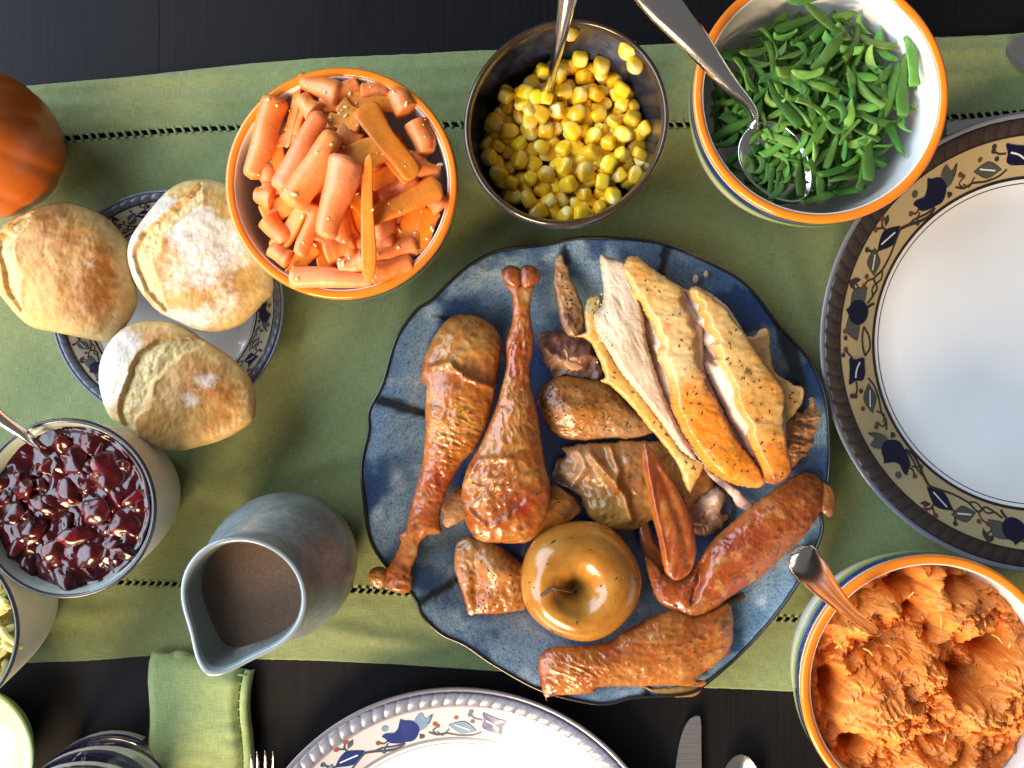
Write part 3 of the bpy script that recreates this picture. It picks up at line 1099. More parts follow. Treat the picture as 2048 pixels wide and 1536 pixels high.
def bowl_of_spoon(c, axis, L, Wd, depth, tilt=0.0, n=24, m=12):
    """egg-shaped dish, axis = direction (x, y) from handle to tip"""
    ax = np.array([axis[0], axis[1], 0.0])
    ax /= np.linalg.norm(ax)
    sd = np.array([ax[1], -ax[0], 0])
    up = np.array([0, 0, 1.0])
    a2 = ax * math.cos(tilt) - up * math.sin(tilt)
    u2 = up * math.cos(tilt) + ax * math.sin(tilt)
    out = []
    for lay, off in ((0, 0.0), (1, -0.0011)):
        V = []
        for i in range(m + 1):
            q = i / m
            for j in range(n):
                t = 2 * math.pi * j / n
                wx = math.cos(t)
                wdt = Wd * (1 - 0.16 * wx)
                V.append(np.array(c) + a2 * L * q * wx + sd * wdt * q * math.sin(t) + u2 * (-depth * (1 - q ** 2.2) + off * (1 if q < 0.99 else 0)))
        F = grid_faces(m + 1, n, True)
        out.append((V, F if lay == 0 else [f[::-1] for f in F]))
    V, F, _ = join(out)
    return V, [f[::-1] for f in F]


def ladle(label, hpts, bowl, group='serving spoons', rimmed=False):
    """serving spoon: handle stations in picture places with heights, and its dish"""
    st = [(*W(px, py, z), hw, th * 2.0) for (px, py, z, hw, th) in hpts]
    root = thing('serving_spoon', st[-1][:3], label, 'spoon', group)
    V, F = slab(dense(st), cs=14)
    mk('handle', V, F, M_SILVER, root)
    (px, py, z, ax, L, Wd, dp, tilt) = bowl
    V, F = bowl_of_spoon(W(px, py, z), ax, L, Wd, dp, tilt)
    mk('bowl', V, F, M_SILVER, root)
    a_ = np.array([ax[0], ax[1], 0]) / math.hypot(*ax)
    s_ = np.array([a_[1], -a_[0], 0])
    d_ = a_ * math.cos(tilt) - np.array([0, 0, 1.0]) * math.sin(tilt)
    tt_ = np.linspace(0, 2 * math.pi, 49)
    rp = [np.array(W(px, py, z)) + d_ * L * math.cos(q) + s_ * Wd * (1 - 0.16 * math.cos(q)) * math.sin(q) for q in tt_]
    V, F = tube(rp, 0.0007, 6)
    if rimmed:
        mk('rim', V, F, M_SILVER, root)
    return root


ladle('silver serving spoon standing in the dark bowl of corn',
      [(1150, -110, 0.128, 0.0062, 0.0010), (1138, -20, 0.110, 0.0052, 0.0011), (1124, 60, 0.092, 0.0036, 0.0013), (1110, 125, 0.074, 0.0026, 0.0015), (1101, 165, 0.058, 0.0025, 0.0014), (1090, 185, 0.049, 0.0040, 0.0010)],
      (1072, 215, 0.0475, (-0.5, -0.9), 0.0135, 0.0105, 0.004, 0.05))
ladle('large silver serving spoon sunk in the bowl of green beans',
      [(1255, -90, 0.120, 0.0110, 0.0010), (1320, 0, 0.115, 0.0098, 0.0011), (1390, 82, 0.106, 0.0074, 0.0014), (1455, 165, 0.092, 0.0044, 0.0018), (1494, 212, 0.081, 0.0026, 0.0020), (1506, 236, 0.0755, 0.0024, 0.0016), (1506, 258, 0.0735, 0.0036, 0.0010)],
      (1554, 326, 0.0725, (0.66, -0.75), 0.0235, 0.0165, 0.0062, 0.08), rimmed=True)
ladle('silver spoon handle reflecting orange, sticking out of the sweet potato mash',
      [(1594, 1102, 0.168, 0.0036, 0.0010), (1603, 1116, 0.165, 0.0074, 0.0011), (1628, 1146, 0.153, 0.0074, 0.0012), (1660, 1184, 0.132, 0.0054, 0.0014), (1700, 1224, 0.106, 0.0036, 0.0016), (1745, 1258, 0.078, 0.0030, 0.0016)],
      (1800, 1310, 0.062, (0.7, -0.7), 0.02, 0.015, 0.006, 0.2))
ladle('bright spoon handle leaning into the cranberry sauce',
      [(-40, 800, 0.100, 0.0040, 0.0012), (0, 836, 0.096, 0.0036, 0.0013), (45, 866, 0.089, 0.0028, 0.0014), (72, 884, 0.082, 0.0020, 0.0014), (84, 893, 0.078, 0.0015, 0.0012), (100, 905, 0.070, 0.003, 0.0012)],
      (130, 930, 0.060, (0.75, -0.66), 0.016, 0.012, 0.005, 0.25))

# table spoon by the right edge, only its dish in view
root = thing('table_spoon', W(2068, 106, 0.004), 'silver table spoon with dark dish at the upper right edge', 'spoon', 'table spoons')
V, F = bowl_of_spoon(W(2068, 106, 0.0085), (-1, 0.1), 0.0175, 0.0125, 0.0055)
mk('bowl', V, F, M_SILVER, root)
V, F = slab(dense([(*W(2122, 102, 0.0085), 0.0045, 0.001), (*W(2140, 101, 0.008), 0.0022, 0.0016), (*W(2300, 90, 0.006), 0.003, 0.0014), (*W(2480, 80, 0.004), 0.006, 0.001)]))
mk('handle', V, F, M_SILVER, root)
root = thing('table_spoon', W(1482, 1570, 0.004), 'silver table spoon beside the knife at the bottom edge', 'spoon', 'table spoons')
V, F = bowl_of_spoon(W(1482, 1566, 0.0085), (0, 1), 0.0172, 0.0124, 0.0055)
mk('bowl', V, F, M_SILVER, root)
V, F = slab(dense([(*W(1482, 1620, 0.0085), 0.0045, 0.001), (*W(1482, 1640, 0.008), 0.0022, 0.0016), (*W(1482, 1800, 0.006), 0.003, 0.0014), (*W(1482, 2000, 0.004), 0.006, 0.001)]))
mk('handle', V, F, M_SILVER, root)


def knife(label, outline, z, hpts):
    k = kz(z)
    P = closed_spline(outline, 4)
    c = P.mean(0)
    root = thing('table_knife', W(c[0], c[1], z), label, 'knife', 'table knives')
    V = [W(x, y, z) for x, y in P] + [W(c[0] + (x - c[0]) * 0.985, c[1] + (y - c[1]) * 0.985, z + 0.0010) for x, y in P] + [W(x, y, z - 0.0006) for x, y in P]
    n = len(P)
    F = [(i, n + i, n + (i + 1) % n, (i + 1) % n) for i in range(n)] + [(2 * n + i, i, (i + 1) % n, 2 * n + (i + 1) % n) for i in range(n)]
    F.append(tuple(range(n, 2 * n))[::-1] if True else ())
    F.append(tuple(range(2 * n, 3 * n)))
    mk('blade', V, F, M_BLADE, root, sharp=30)
    V, F = slab(dense([(*W(a, b, z), hw, 0.0025) for a, b, hw in hpts]))
    mk('handle', V, F, M_SILVER, root)


t = NT('brushed_blade')
t.set(color=(0.60, 0.60, 0.61), metal=1.0, rough=t.math('ADD', t.math('MULTIPLY', t.noise(1.0, 3, 0.6, vec=t.scaled((30, 900, 30))), 0.2), 0.22))
M_BLADE = t.m
knife('silver table knife with rounded tip at the bottom edge', [(1396, 1430), (1402, 1440), (1403, 1500), (1402, 1700), (1352, 1700), (1350, 1560), (1356, 1500), (1366, 1460), (1380, 1436)], 0.004,
      [(1378, 1690, 0.0055), (1378, 1760, 0.006), (1378, 1900, 0.007), (1378, 2050, 0.0075)])
knife('pale table knife tip showing beneath the tan bordered plate', [(1893, 246), (1902, 243), (1960, 236), (2150, 212), (2150, 256), (1990, 262), (1900, 272), (1892, 262)], 0.0045,
      [(2140, 234, 0.0055), (2200, 226, 0.006), (2330, 210, 0.007)])
# fork, its tines in view
fk = thing('table_fork', W(532, 1580, 0.006), 'silver fork left of the near dinner plate, tines up', 'fork')
for i, (x, y) in enumerate(((502, 1508), (514, 1502), (530, 1500), (546, 1502))):
    st = [(*W(x, y, 0.0125), 0.0003, 0.0005), (*W(x + 1, y + 14, 0.0115), 0.0009, 0.0007), (*W(x + 3 - i, y + 50, 0.0080), 0.0012, 0.0009), (*W(x + 6 - 2 * i, y + 90, 0.0060), 0.0013, 0.0010)]
    V, F = slab(dense(st, 4), cs=8)
    mk('tine', V, F, M_SILVER, fk)
V, F = slab(dense([(*W(526, 1586, 0.0058), 0.0085, 0.0010), (*W(527, 1620, 0.006), 0.008, 0.0012), (*W(528, 1650, 0.008), 0.003, 0.0016), (*W(530, 1800, 0.006), 0.0032, 0.0014), (*W(532, 2000, 0.004), 0.006, 0.001)]))
mk('handle', V, F, M_SILVER, fk)

# ================================================================== FOOD IN THE BOWLS
def inst(src, name, label, cat, group, loc, rot, scale=(1, 1, 1)):
    o = src.copy()
    o.name = name
    o.location, o.rotation_euler, o.scale = loc, rot, scale
    for q in list(o.keys()):
        del o[q]
    COL.objects.link(o)
    return tag(o, label, cat, group)


def proto(name, V, F, m, col=None, sharp=None, smooth=True):
    o = mk(name, V, F, m, col=col, sharp=sharp, smooth=smooth)
    COL.objects.unlink(o)
    return o


# ---- carrots
M_CARROT = tinted('cooked_carrot', 0.36, 420, 0.16, 0.28, 520, 0.0006, fib=(900, 60, 60, 0.0), sss=0.12, sssr=(0.006, 0.002, 0.0006), sssc=1.0, spec=0.45)


def carrot_mesh(L, w, kind, seed, bend=0.0):
    """baby carrot along x, length L, width w; 'whole', 'half' (flat face up), 'stick' (tapering)"""
    n, m = 30, 18
    V, C = [], []
    skin = np.array((0.83, 0.215, 0.048))
    for i in range(n + 1):
        s = -1 + 2 * i / n
        e = abs(s)
        end = math.sqrt(max(0, 1 - max(0, (e - 0.80) / 0.20) ** 2.4))
        if kind == 'stick':
            end = math.sqrt(max(0, 1 - e ** 6)) * (0.42 + 0.58 * (s + 1) / 2) ** 1
        r = w / 2 * end * (1 + 0.07 * math.sin(3 * s + seed) + 0.22 * s * (1 if math.sin(seed * 1.7) > 0 else -1))
        y0 = bend * w * (1 - s * s) + 0.04 * w * math.sin(s * 4 + seed)
        for j in range(m):
            a = 2 * math.pi * j / m
            y, z = math.cos(a), math.sin(a)
            pp = 1 + 0.05 * float(pn(s * 3 + seed * 3, y * 1.4 + seed, z * 1.4)) + 0.025 * float(pn(s * 11, y * 4 + seed, z * 4))
            y, z = y * r * pp, z * r * pp
            f = 0.0
            if kind != 'whole':
                if z > 0.10 * r:
                    f = 1.0
                    z = 0.10 * r + 0.12 * (z - 0.1 * r) - 0.05 * r * math.exp(-(y / (0.22 * w)) ** 2)
            V.append((s * L / 2, y + y0, z))
            q = 0.5 + 0.9 * float(fbm(s * 2.2 + seed, y / w * 3, z / w * 3, 3))
            c = skin * (0.86 + 0.26 * q)
            c = c + np.array((0.03, 0.06, 0.04)) * max(0, math.sin(s * 2.6 + seed)) * (0.6 if kind == 'whole' else 0.3)
            if f:
                core = math.exp(-((y) / (0.16 * w)) ** 2)
                c = np.array((0.90, 0.235, 0.018)) * (0.90 + 0.2 * q)
                c = c * (1 - 0.16 * core) + np.array((0.10, 0.10, 0.0)) * core * 0.5
                c = c * (1 - 0.22 * math.exp(-((abs(y) - 0.2 * w) / (0.035 * w)) ** 2))
            if e > 0.93:
                c = c * 0.82 + np.array((0.05, 0.05, 0.02))
            C.append(c)
    return np.array(V), [g[::-1] for g in grid_faces(n + 1, m, True)], np.clip(np.array(C), 0, 1)


CARROTS = [  # crop places (x1, y1, x2, y2, width), kind, level, what singles it out
    (300, 640, 300, 900, 110, 'whole', 0, ''), (860, 470, 900, 600, 100, 'whole', 0, ''), (1090, 500, 1190, 640, 120, 'whole', 0, ''), (960, 900, 980, 1120, 100, 'half', 0, ''),
    (560, 820, 520, 1100, 110, 'whole', 0, ''), (700, 860, 900, 800, 110, 'whole', 0, ''), (430, 1180, 640, 1260, 100, 'whole', 0, ''), (760, 1180, 1000, 1180, 110, 'whole', 0, ''),
    (560, 400, 560, 560, 120, 'whole', 0, ''), (820, 620, 1000, 640, 100, 'whole', 0, ''), (420, 300, 620, 330, 120, 'whole', 0, ''), (930, 380, 1080, 440, 100, 'whole', 0, ''),
    (1010, 830, 1200, 780, 120, 'whole', 0, ''), (360, 880, 560, 860, 110, 'whole', 0, ''), (700, 560, 720, 720, 120, 'whole', 0, ''), (1110, 980, 1210, 1060, 110, 'whole', 0, ''),
    (280, 1010, 380, 1130, 110, 'whole', 1, 'short end poking out at the lower left rim'),
    (1170, 430, 1230, 600, 118, 'whole', 1, 'shaded whole one against the right inner wall'),
    (1040, 240, 1115, 350, 118, 'whole', 1, 'stubby one under the upper right rim'),
    (1120, 680, 1290, 730, 112, 'whole', 1, 'stubby one at the right of the heap'),
    (1230, 850, 1310, 930, 100, 'whole', 1, 'small end touching the right rim'),
    (470, 165, 705, 262, 105, 'whole', 1, 'long one along the top rim'),
    (850, 235, 985, 235, 78, 'whole', 1, 'thin end at the top under the rim'),
    (300, 1185, 400, 1240, 95, 'whole', 1, 'end showing at the bottom left of the heap'),
    (715, 1290, 845, 1255, 95, 'whole', 1, 'pale end near the bottom of the heap'),
    (900, 1325, 1135, 1270, 112, 'whole', 1, 'thick one at the lower right along the rim'),
    (215, 850, 312, 880, 105, 'whole', 1, 'crumb topped end near the left rim'),
    (250, 660, 330, 810, 110, 'whole', 1, 'end tucked behind the left pair'),
    (715, 500, 830, 545, 112, 'whole', 1, 'end between the tan ones and dark lined one'),
    (480, 290, 555, 370, 105, 'whole', 1, 'round end behind the two thick tan ones'),
    (900, 770, 1020, 730, 100, 'half', 1, 'cut half with round end in the middle right'),
    (770, 860, 870, 960, 80, 'half', 1, 'small slice beside the long bright strip'),
    (590, 1090, 640, 1290, 92, 'half', 1, 'bright half slice at the bottom middle'),
    (640, 1195, 790, 1150, 118, 'whole', 1, 'blunt end next to the bottom half slice'),
    (1180, 880, 1100, 1160, 112, 'half', 2, 'bright flat half near the right rim'),
    (1255, 960, 1175, 1190, 92, 'half', 1, 'narrow half squeezed against the right rim'),
    (880, 1080, 1015, 1150, 80, 'half', 1, 'thin slice below the flat orange half'),
    (945, 1040, 1040, 1085, 85, 'half', 1, 'slice end beneath the flat orange half'),
    (705, 985, 805, 1150, 84, 'half', 1, 'crumbly slice below the whole pinkish one'),
    (915, 1235, 1155, 1160, 88, 'whole', 2, 'slim whole one lying above the lower right rim'),
    (400, 1330, 545, 1170, 84, 'half', 1, 'slanting slice at the bottom left rim'),
    (425, 1352, 895, 1365, 102, 'whole', 2, 'long pale one lying flat along the bottom rim'),
    (470, 1200, 590, 930, 84, 'whole', 2, 'slim one with yellow crumbs at its lower end'),
    (330, 1175, 520, 890, 96, 'half', 2, 'slanting half at the left below the tan ones'),
    (265, 980, 410, 910, 112, 'half', 2, 'broad flat half at the left'),
    (325, 510, 345, 700, 72, 'half', 2, 'thin slice right of the leftmost whole one'),
    (455, 200, 395, 560, 70, 'stick', 2, 'thin pointed strip near the top left'),
    (505, 260, 420, 480, 80, 'half', 2, 'bright half beside the pointed strip'),
    (340, 540, 440, 510, 80, 'half', 2, 'short slice across the thin strips at the left'),
    (325, 290, 190, 745, 128, 'whole', 3, 'leftmost long whole one'),
    (680, 270, 810, 200, 84, 'whole', 2, 'short one under the crumbs at the top'),
    (605, 285, 1085, 325, 100, 'half', 3, 'long brownish half lying across the top'),
    (720, 325, 800, 380, 78, 'half', 3, 'pale chip in front of the brownish half'),
    (655, 405, 815, 425, 94, 'half', 3, 'pale blunt half at the centre top'),
    (760, 620, 968, 550, 92, 'half', 3, 'pale flat half right of the centre'),
    (840, 690, 1005, 605, 66, 'half', 3, 'bright narrow slice right of the centre'),
    (985, 620, 1120, 750, 96, 'half', 3, 'half tucked under the dark lined one'),
    (850, 345, 1135, 740, 122, 'half', 4, 'long half with a dark brown line'),
    (590, 385, 385, 830, 128, 'whole', 4, 'thick pinkish whole one left of the centre'),
    (675, 505, 430, 905, 142, 'whole', 5, 'thickest tan whole one at the centre left'),
    (755, 650, 620, 1090, 152, 'whole', 5, 'thick whole pinkish one at the centre'),
    (865, 1010, 1285, 800, 116, 'half', 4, 'wide flat orange half pointing to the right rim'),
    (880, 650, 875, 1340, 98, 'stick', 6, 'long bright strip lying on top at the lower middle'),
]
CGROUP = 'carrots in the orange rimmed bowl'
crs = []
rq = random.Random(8)
for q in range(34):      # the lower part of the mound
    a, rr = rq.uniform(0, 6.283), math.sqrt(rq.random()) * 0.80
    x, y, d, h = 720 + rr * 600 * math.cos(a), 790 + rr * 600 * math.sin(a), rq.uniform(0, 3.14), rq.uniform(110, 170)
    CARROTS.insert(0, (x - h * math.cos(d), y - h * math.sin(d), x + h * math.cos(d), y + h * math.sin(d), rq.uniform(90, 120), rq.choice(('whole', 'half', 'half')), 0, ''))
for n, (x1, y1, x2, y2, w, kind, lev, what) in enumerate(CARROTS):
    (a, b), (c_, d) = crop(440, 100, 0.3385, [(x1, y1), (x2, y2)])
    mx, my = (a + c_) / 2, (b + d) / 2
    rr = math.hypot(mx - 683, my - 366) / 205
    z = 0.067 + 0.015 * (1 - min(1, rr) ** 2) + (lev - 3) * 0.0030
    if lev == 0:
        z = 0.061 + 0.006 * (1 - min(1, rr) ** 2) + R.uniform(-0.003, 0.005)
        mx, my = 695 + (mx - 683) * 0.80, 380 + (my - 366) * 0.80
    elif rr > 0.72:
        z = max(z, 0.071)
        q_ = 0.985
        a, b, c_, d = 683 + (a - 683) * q_, 366 + (b - 366) * q_, 683 + (c_ - 683) * q_, 366 + (d - 366) * q_
        mx, my = (a + c_) / 2, (b + d) / 2
    k = kz(z)
    L, wd = math.hypot(c_ - a, d - b) * k * (1.2 if lev == 0 else 1.04) + 0.0030, w * 0.3385 * k * (1.3 if lev == 0 else 1.16)
    V, F, C = carrot_mesh(L, wd, kind, n * 1.37, bend=R.uniform(-0.05, 0.05))
    tone = 1 + R.uniform(-0.10, 0.08)
    if 'pinkish' in what: C = C * np.array((1.0, 1.05, 1.5))
    if 'tan' in what: C = C * np.array((0.95, 1.18, 1.3))
    if 'brown' in what: C = C * np.array((0.88, 0.90, 1.0))
    if 'pale' in what: C = C * np.array((1.05, 1.3, 1.9))
    if 'bright' in what: C = C * np.array((1.05, 1.08, 0.9))
    ws = W(mx, my, z)
    lab = ('%s baby carrot in orange bowl, %s' % ({'whole': 'cooked', 'half': 'halved', 'stick': 'cut'}[kind], what)) if what else 'cooked carrot half buried beneath the others in the orange rimmed bowl'
    o = mk('carrot', V, F, M_CARROT, col=np.clip(C * tone, 0, 0.95))
    ang = math.atan2(-(d - b), c_ - a)
    roll = 0 if kind == 'whole' else R.uniform(-0.35, 0.35)
    dirv = Vector((math.cos(ang), math.sin(ang), 0))
    outw = ((mx - 683) * math.cos(ang) - (my - 366) * math.sin(ang)) / 205
    o.rotation_mode = 'XYZ'
    o.matrix_world = Matrix.Translation(ws) @ Matrix.Rotation(ang, 4, 'Z') @ Matrix.Rotation(0.22 * outw + R.uniform(-0.05, 0.05), 4, 'Y') @ Matrix.Rotation(roll, 4, 'X')
    o.rotation_euler = o.matrix_world.to_euler()
    tag(o, lab, 'carrot', CGROUP)
    crs.append((o, V))
# ginger crumbs clinging to the carrots
pr = []
sv, sf = sphere(6, 4)
for q in range(210):
    o, V = crs[R.randrange(50, len(crs))]
    mw = o.matrix_world
    v = mw @ Vector(V[R.randrange(len(V))])
    nrm = (v - (mw @ Vector((0, 0, 0))))
    if v.z < (mw.translation.z - 0.001):
        continue
    s = R.choice((0.0004, 0.0005, 0.0006, 0.0007, 0.0009, 0.0011))
    a = R.uniform(0, 3.1)
    P = sv * np.array((s * R.uniform(1, 2.2), s, s * 0.7))
    P = P * (1 + 0.35 * pn(sv[:, 0] * 3 + q, sv[:, 1] * 3, sv[:, 2] * 3))[:, None]
    ca, sa = math.cos(a), math.sin(a)
    pr.append((np.stack([P[:, 0] * ca - P[:, 1] * sa + v.x, P[:, 0] * sa + P[:, 1] * ca + v.y, P[:, 2] + v.z + s * 0.2], 1), sf))
V, F, _ = join(pr)
tag(mk('ginger_crumbs', V, F, plain('ginger', (0.90, 0.70, 0.30), 0.45, 0.12, 300, sss=0.1)), 'small yellow ginger crumbs sprinkled over the cooked carrots', 'crumbs', kind='stuff')

# ---- sweetcorn
t = NT('corn_kernel')
c0 = t.tint()
hs = t.n('ShaderNodeHueSaturation')
t.l(c0, hs.inputs['Color'])
t.l(t.math('ADD', t.math('MULTIPLY', t.rnd(), 0.016), 0.489), hs.inputs['Hue'])
t.l(t.math('ADD', t.math('MULTIPLY', t.rnd(), 0.35), 0.82), hs.inputs['Value'])
t.set(color=hs.outputs[0], rough=0.24, sss=0.18, sssr=(0.004, 0.0025, 0.0005), sssc=1.0, coat=0.25, coatr=0.12)
t.bump(t.noise(500, 3), 0.22, 0.0005)
M_CORN = t.m
kern = []
for q in range(7):
    u, f = sphere(18, 12)
    def se(v, p): return np.sign(v) * np.abs(v) ** p
    x, y, z = se(u[:, 0], 0.55), se(u[:, 1], 0.52), se(u[:, 2], 0.62)
    tip = sst(0.1, 1.0, -x)
    wx = 0.0050 * (1 + 0.1 * math.sin(q * 2.1))
    yy = y * 0.0043 * (1 - 0.42 * tip)
    zz = z * (0.0030 + 0.0004 * (q % 3)) * (1 - 0.25 * tip)
    xx = x * wx
    xx = xx - 0.0010 * np.exp(-((y / 0.45) ** 2 + (z / 0.5) ** 2)) * sst(0.5, 1, x) * (1 if q % 2 else 0.2)
    V = np.stack([xx, yy, zz], 1)
    V = V * (1 + 0.07 * pn(u[:, 0] * 1.6 + q * 5, u[:, 1] * 1.6, u[:, 2] * 1.6))[:, None]
    if q in (2, 5):   # ragged cut end
        V[:, 0] = np.maximum(V[:, 0], -0.0030 + 0.0007 * pn(u[:, 1] * 4 + q, u[:, 2] * 4))
    c = cmix((0.95, 0.59, 0.014), (0.94, 0.74, 0.22), sst(0.15, 0.9, -x) * 1.0 + 0.25 * pn(u[:, 0] * 2 + q, u[:, 1] * 2, 3.0))
    kern.append(proto('corn_kernel', V, f, M_CORN, col=c))
pts = []
rc = random.Random(5)


def place_corn(px, py, z, label='yellow corn kernel among the heap in the dark blue bowl', rot=None, grp='corn kernels in the dark bowl', sc=1.0):
    w = W(px, py, z)
    e = rot or (rc.gauss(0, 0.55), rc.gauss(0, 0.55), rc.uniform(0, 6.28))
    q = sc * rc.uniform(0.90, 1.16)
    inst(kern[rc.randrange(7)], 'corn_kernel', label, 'corn', grp, w, e, (q, q, q))


for lay, (zz, dm, cnt) in enumerate(((0.029, 0.0072, 70), (0.0355, 0.0062, 165), (0.041, 0.0088, 62))):
    got = []
    for tr in range(9000):
        if len(got) >= cnt:
            break
        a, rr = rc.uniform(0, 6.283), math.sqrt(rc.random())
        x = 1137 + rr * 164 * math.cos(a)
        y = 284 + rr * 152 * math.sin(a)
        if lay == 1 and (x - 1045) ** 2 + (y - 150) ** 2 < 45 ** 2:
            continue
        md = dm / kz(zz)
        if any((x - p) ** 2 + (y - q) ** 2 < md * md for p, q in got):
            continue
        wq = W(x, y, zz + 0.004)
        if math.hypot(wq[0] - CO[0], wq[1] - CO[1]) > COR * (0.80 if lay == 0 else 0.845):
            continue
        got.append((x, y))
        rim = 1 - min(1, rr) ** 2
        place_corn(x, y, zz + 0.006 * rim * (lay > 0) + rc.uniform(-0.001, 0.001) + 0.004 * (rr > 0.88))
def on_wall(px, py, c, prof, gap):
    best = (9, 0.05)
    for z in np.linspace(0.03, 0.070, 60):
        w = W(px, py, z)
        e = abs(math.hypot(w[0] - c[0], w[1] - c[1]) - (np.interp(z, prof[0], prof[1]) - gap))
        best = min(best, (e, float(z)))
    return best[1]


for (x, y, z, what) in ((1141, 66, 0.066, 'lone corn kernel stuck to the upper inner wall behind the spoon'), (1257, 102, 0.066, 'corn kernel stuck highest on the upper right inner wall'),
                        (1271, 131, 0.062, 'long corn kernel stuck just below the highest one'), (1161, 119, 0.052, 'plump corn kernel at the top of the heap beside the spoon handle'),
                        (1204, 131, 0.050, 'plump corn kernel at the upper edge of the heap')):
    place_corn(x, y, on_wall(x, y, CO, ([0.022, 0.04, 0.058, 0.073], [COR * 0.76, COR * 0.86, COR * 0.92, COR - 0.0038]), 0.0035), what, (0.2, 0.5, rc.uniform(1, 2)), sc=1.0)
for i in range(8):
    a = i * 2.4
    place_corn(1068 + 34 * math.cos(a) * math.sqrt(i / 8), 212 + 34 * math.sin(a) * math.sqrt(i / 8), 0.0490 + 0.0012 * (i % 3), 'corn kernel lying in the dish of the serving spoon', grp='corn kernels on the spoon')

# ---- sliced green beans
t = NT('green_bean')
c0 = t.tint()
hs = t.n('ShaderNodeHueSaturation')
t.l(c0, hs.inputs['Color'])
rn = t.rnd()
t.l(t.math('ADD', t.math('MULTIPLY', rn, 0.050), 0.470), hs.inputs['Hue'])
t.l(t.math('ADD', t.math('MULTIPLY', t.math('FRACT', t.math('MULTIPLY', rn, 7.7)), 0.80), 0.50), hs.inputs['Value'])
t.set(color=t.mix(1.0, hs.outputs[0], t.ramp(t.noise(260, 3), [(0.3, 0.78), (0.7, 1.1)]), 'MULTIPLY'), rough=0.50, sss=0.10, sssr=(0.001, 0.003, 0.0006), spec=0.3)
t.bump(t.noise(420, 3), 0.25, 0.0005)
M_BEAN = t.m
beans = []
rb = random.Random(21)
for q in range(16):
    n, m = 18, 10
    Lb = (0.0120 + 0.0140 * ((q * 7) % 16) / 16)
    wb = 0.0032 + 0.0015 * ((q * 5) % 7) / 7
    th = 0.0016 + 0.0005 * (q % 3)
    curl = [0, 0.25, -0.35, 0.6, 0.1, 1.4, -0.2, 0.9][q % 8]
    cup = [0.25, 0.5, 0.1, 0.7][q % 4]
    V, C = [], []
    for i in range(n + 1):
        s = -1 + 2 * i / n
        e = abs(s)
        wd = wb / 2
        if q % 3 == 0:
            wd *= math.sqrt(max(0.0004, 1 - e ** (3.0 + q % 4)))
        elif q % 3 == 1:
            wd *= (1 if s < 0.1 else max(0.02, 1 - ((s - 0.1) / 0.9) ** 1.6)) * (1 if e < 0.985 else 0.9)
        wd *= 1 + 0.10 * math.sin(s * 5 + q) + 0.06 * float(pn(s * 6, q * 3.1))
        tw = curl * s * 0.5
        for j in range(m):
            a = 2 * math.pi * j / m
            y = math.cos(a) * wd
            z = math.sin(a) * th / 2 * (1 if e < 0.97 else 0.7) + cup * (y * y / wb) - 0.2 * wb * cup
            x = s * Lb / 2
            if abs(curl) > 0.3:       # bend along the length
                ph = s * curl
                Rr_ = Lb / 2 / abs(curl)
                x, yb_ = Rr_ * math.sin(abs(curl) * s), Rr_ * (1 - math.cos(curl * s))
                V.append((x, y + yb_, z))
            else:
                V.append((x, y * math.cos(tw) - z * math.sin(tw), z * math.cos(tw) + y * math.sin(tw) + 0.0012 * math.sin(s * 2.2 + q)))
            inner = 0.5 + 0.5 * math.sin(a)
            cc_ = cmix((0.052, 0.165, 0.018), (0.140, 0.32, 0.060), (inner * (0.35 + 0.65 * (q % 2))) ** 1.5)
            cc_ = cmix(cc_, (0.26, 0.43, 0.11), 0.45 * sst(0.9, 1.0, abs(math.cos(a))) * (q % 2))
            C.append(cc_)
    F = [g[::-1] for g in grid_faces(n + 1, m, True)] + [tuple(range(m)), tuple(range(n * m, n * m + m))[::-1]]
    beans.append(proto('bean_slice', V, F, M_BEAN, col=np.array(C)))
LB = 'sliced green bean strip among the pile in the large white bowl'
nb = 0
for lay, (zz, dm, cnt, sc_) in enumerate(((0.050, 0.0100, 50, 1.7), (0.058, 0.0066, 130, 1.25), (0.066, 0.0064, 150, 1.1))):
    got = []
    for tr in range(9000):
        if len(got) >= cnt:
            break
        a, rr = rb.uniform(0, 6.283), math.sqrt(rb.random())
        x = 1628 + rr * 200 * math.cos(a)
        y = 222 + rr * 188 * math.sin(a)
        if lay and (x - 1540) ** 2 + (y - 335) ** 2 < (26 if lay == 1 else 52) ** 2 and x < 1566:
            continue
        if y < 95 and x < 1540 or (y < 170 and x < 1490 and lay == 2):
            continue
        md = dm / kz(zz)
        if any((x - p) ** 2 + (y - q) ** 2 < md * md for p, q in got):
            continue
        wq = W(x, y, zz + 0.003)
        if math.hypot(wq[0] - BB[0], wq[1] - BB[1]) > np.interp(zz, [0.03, 0.058, 0.08], [BR * 0.79, BR * 0.88, BR * 0.92]) - 0.008:
            continue
        got.append((x, y))
        yaw = rb.gauss(0.55, 0.9) if rb.random() < 0.7 else rb.uniform(0, 6.28)
        z = zz + 0.008 * (1 - rr ** 2) + rb.uniform(-0.001, 0.001)
        s = sc_ * rb.uniform(0.85, 1.2)
        wl = np.interp(z - 0.003, [0.03, 0.058, 0.08], [BR * 0.79, BR * 0.88, BR * 0.92]) - 0.002
        wq = W(x, y, z)
        if any(math.hypot(wq[0] + e * (0.0125, 0.0105, 0.0085)[lay] * s * math.cos(yaw) - BB[0], wq[1] + e * (0.0125, 0.0105, 0.0085)[lay] * s * math.sin(yaw) - BB[1]) > wl for e in (-1, 1)):
            continue
        inst(beans[rb.randrange(16)], 'bean_slice', LB, 'green bean', 'sliced green beans in the white bowl', W(x, y, z), (rb.gauss(0, 0.7), rb.gauss(0, 0.22), yaw), (s, s, s))
        nb += 1
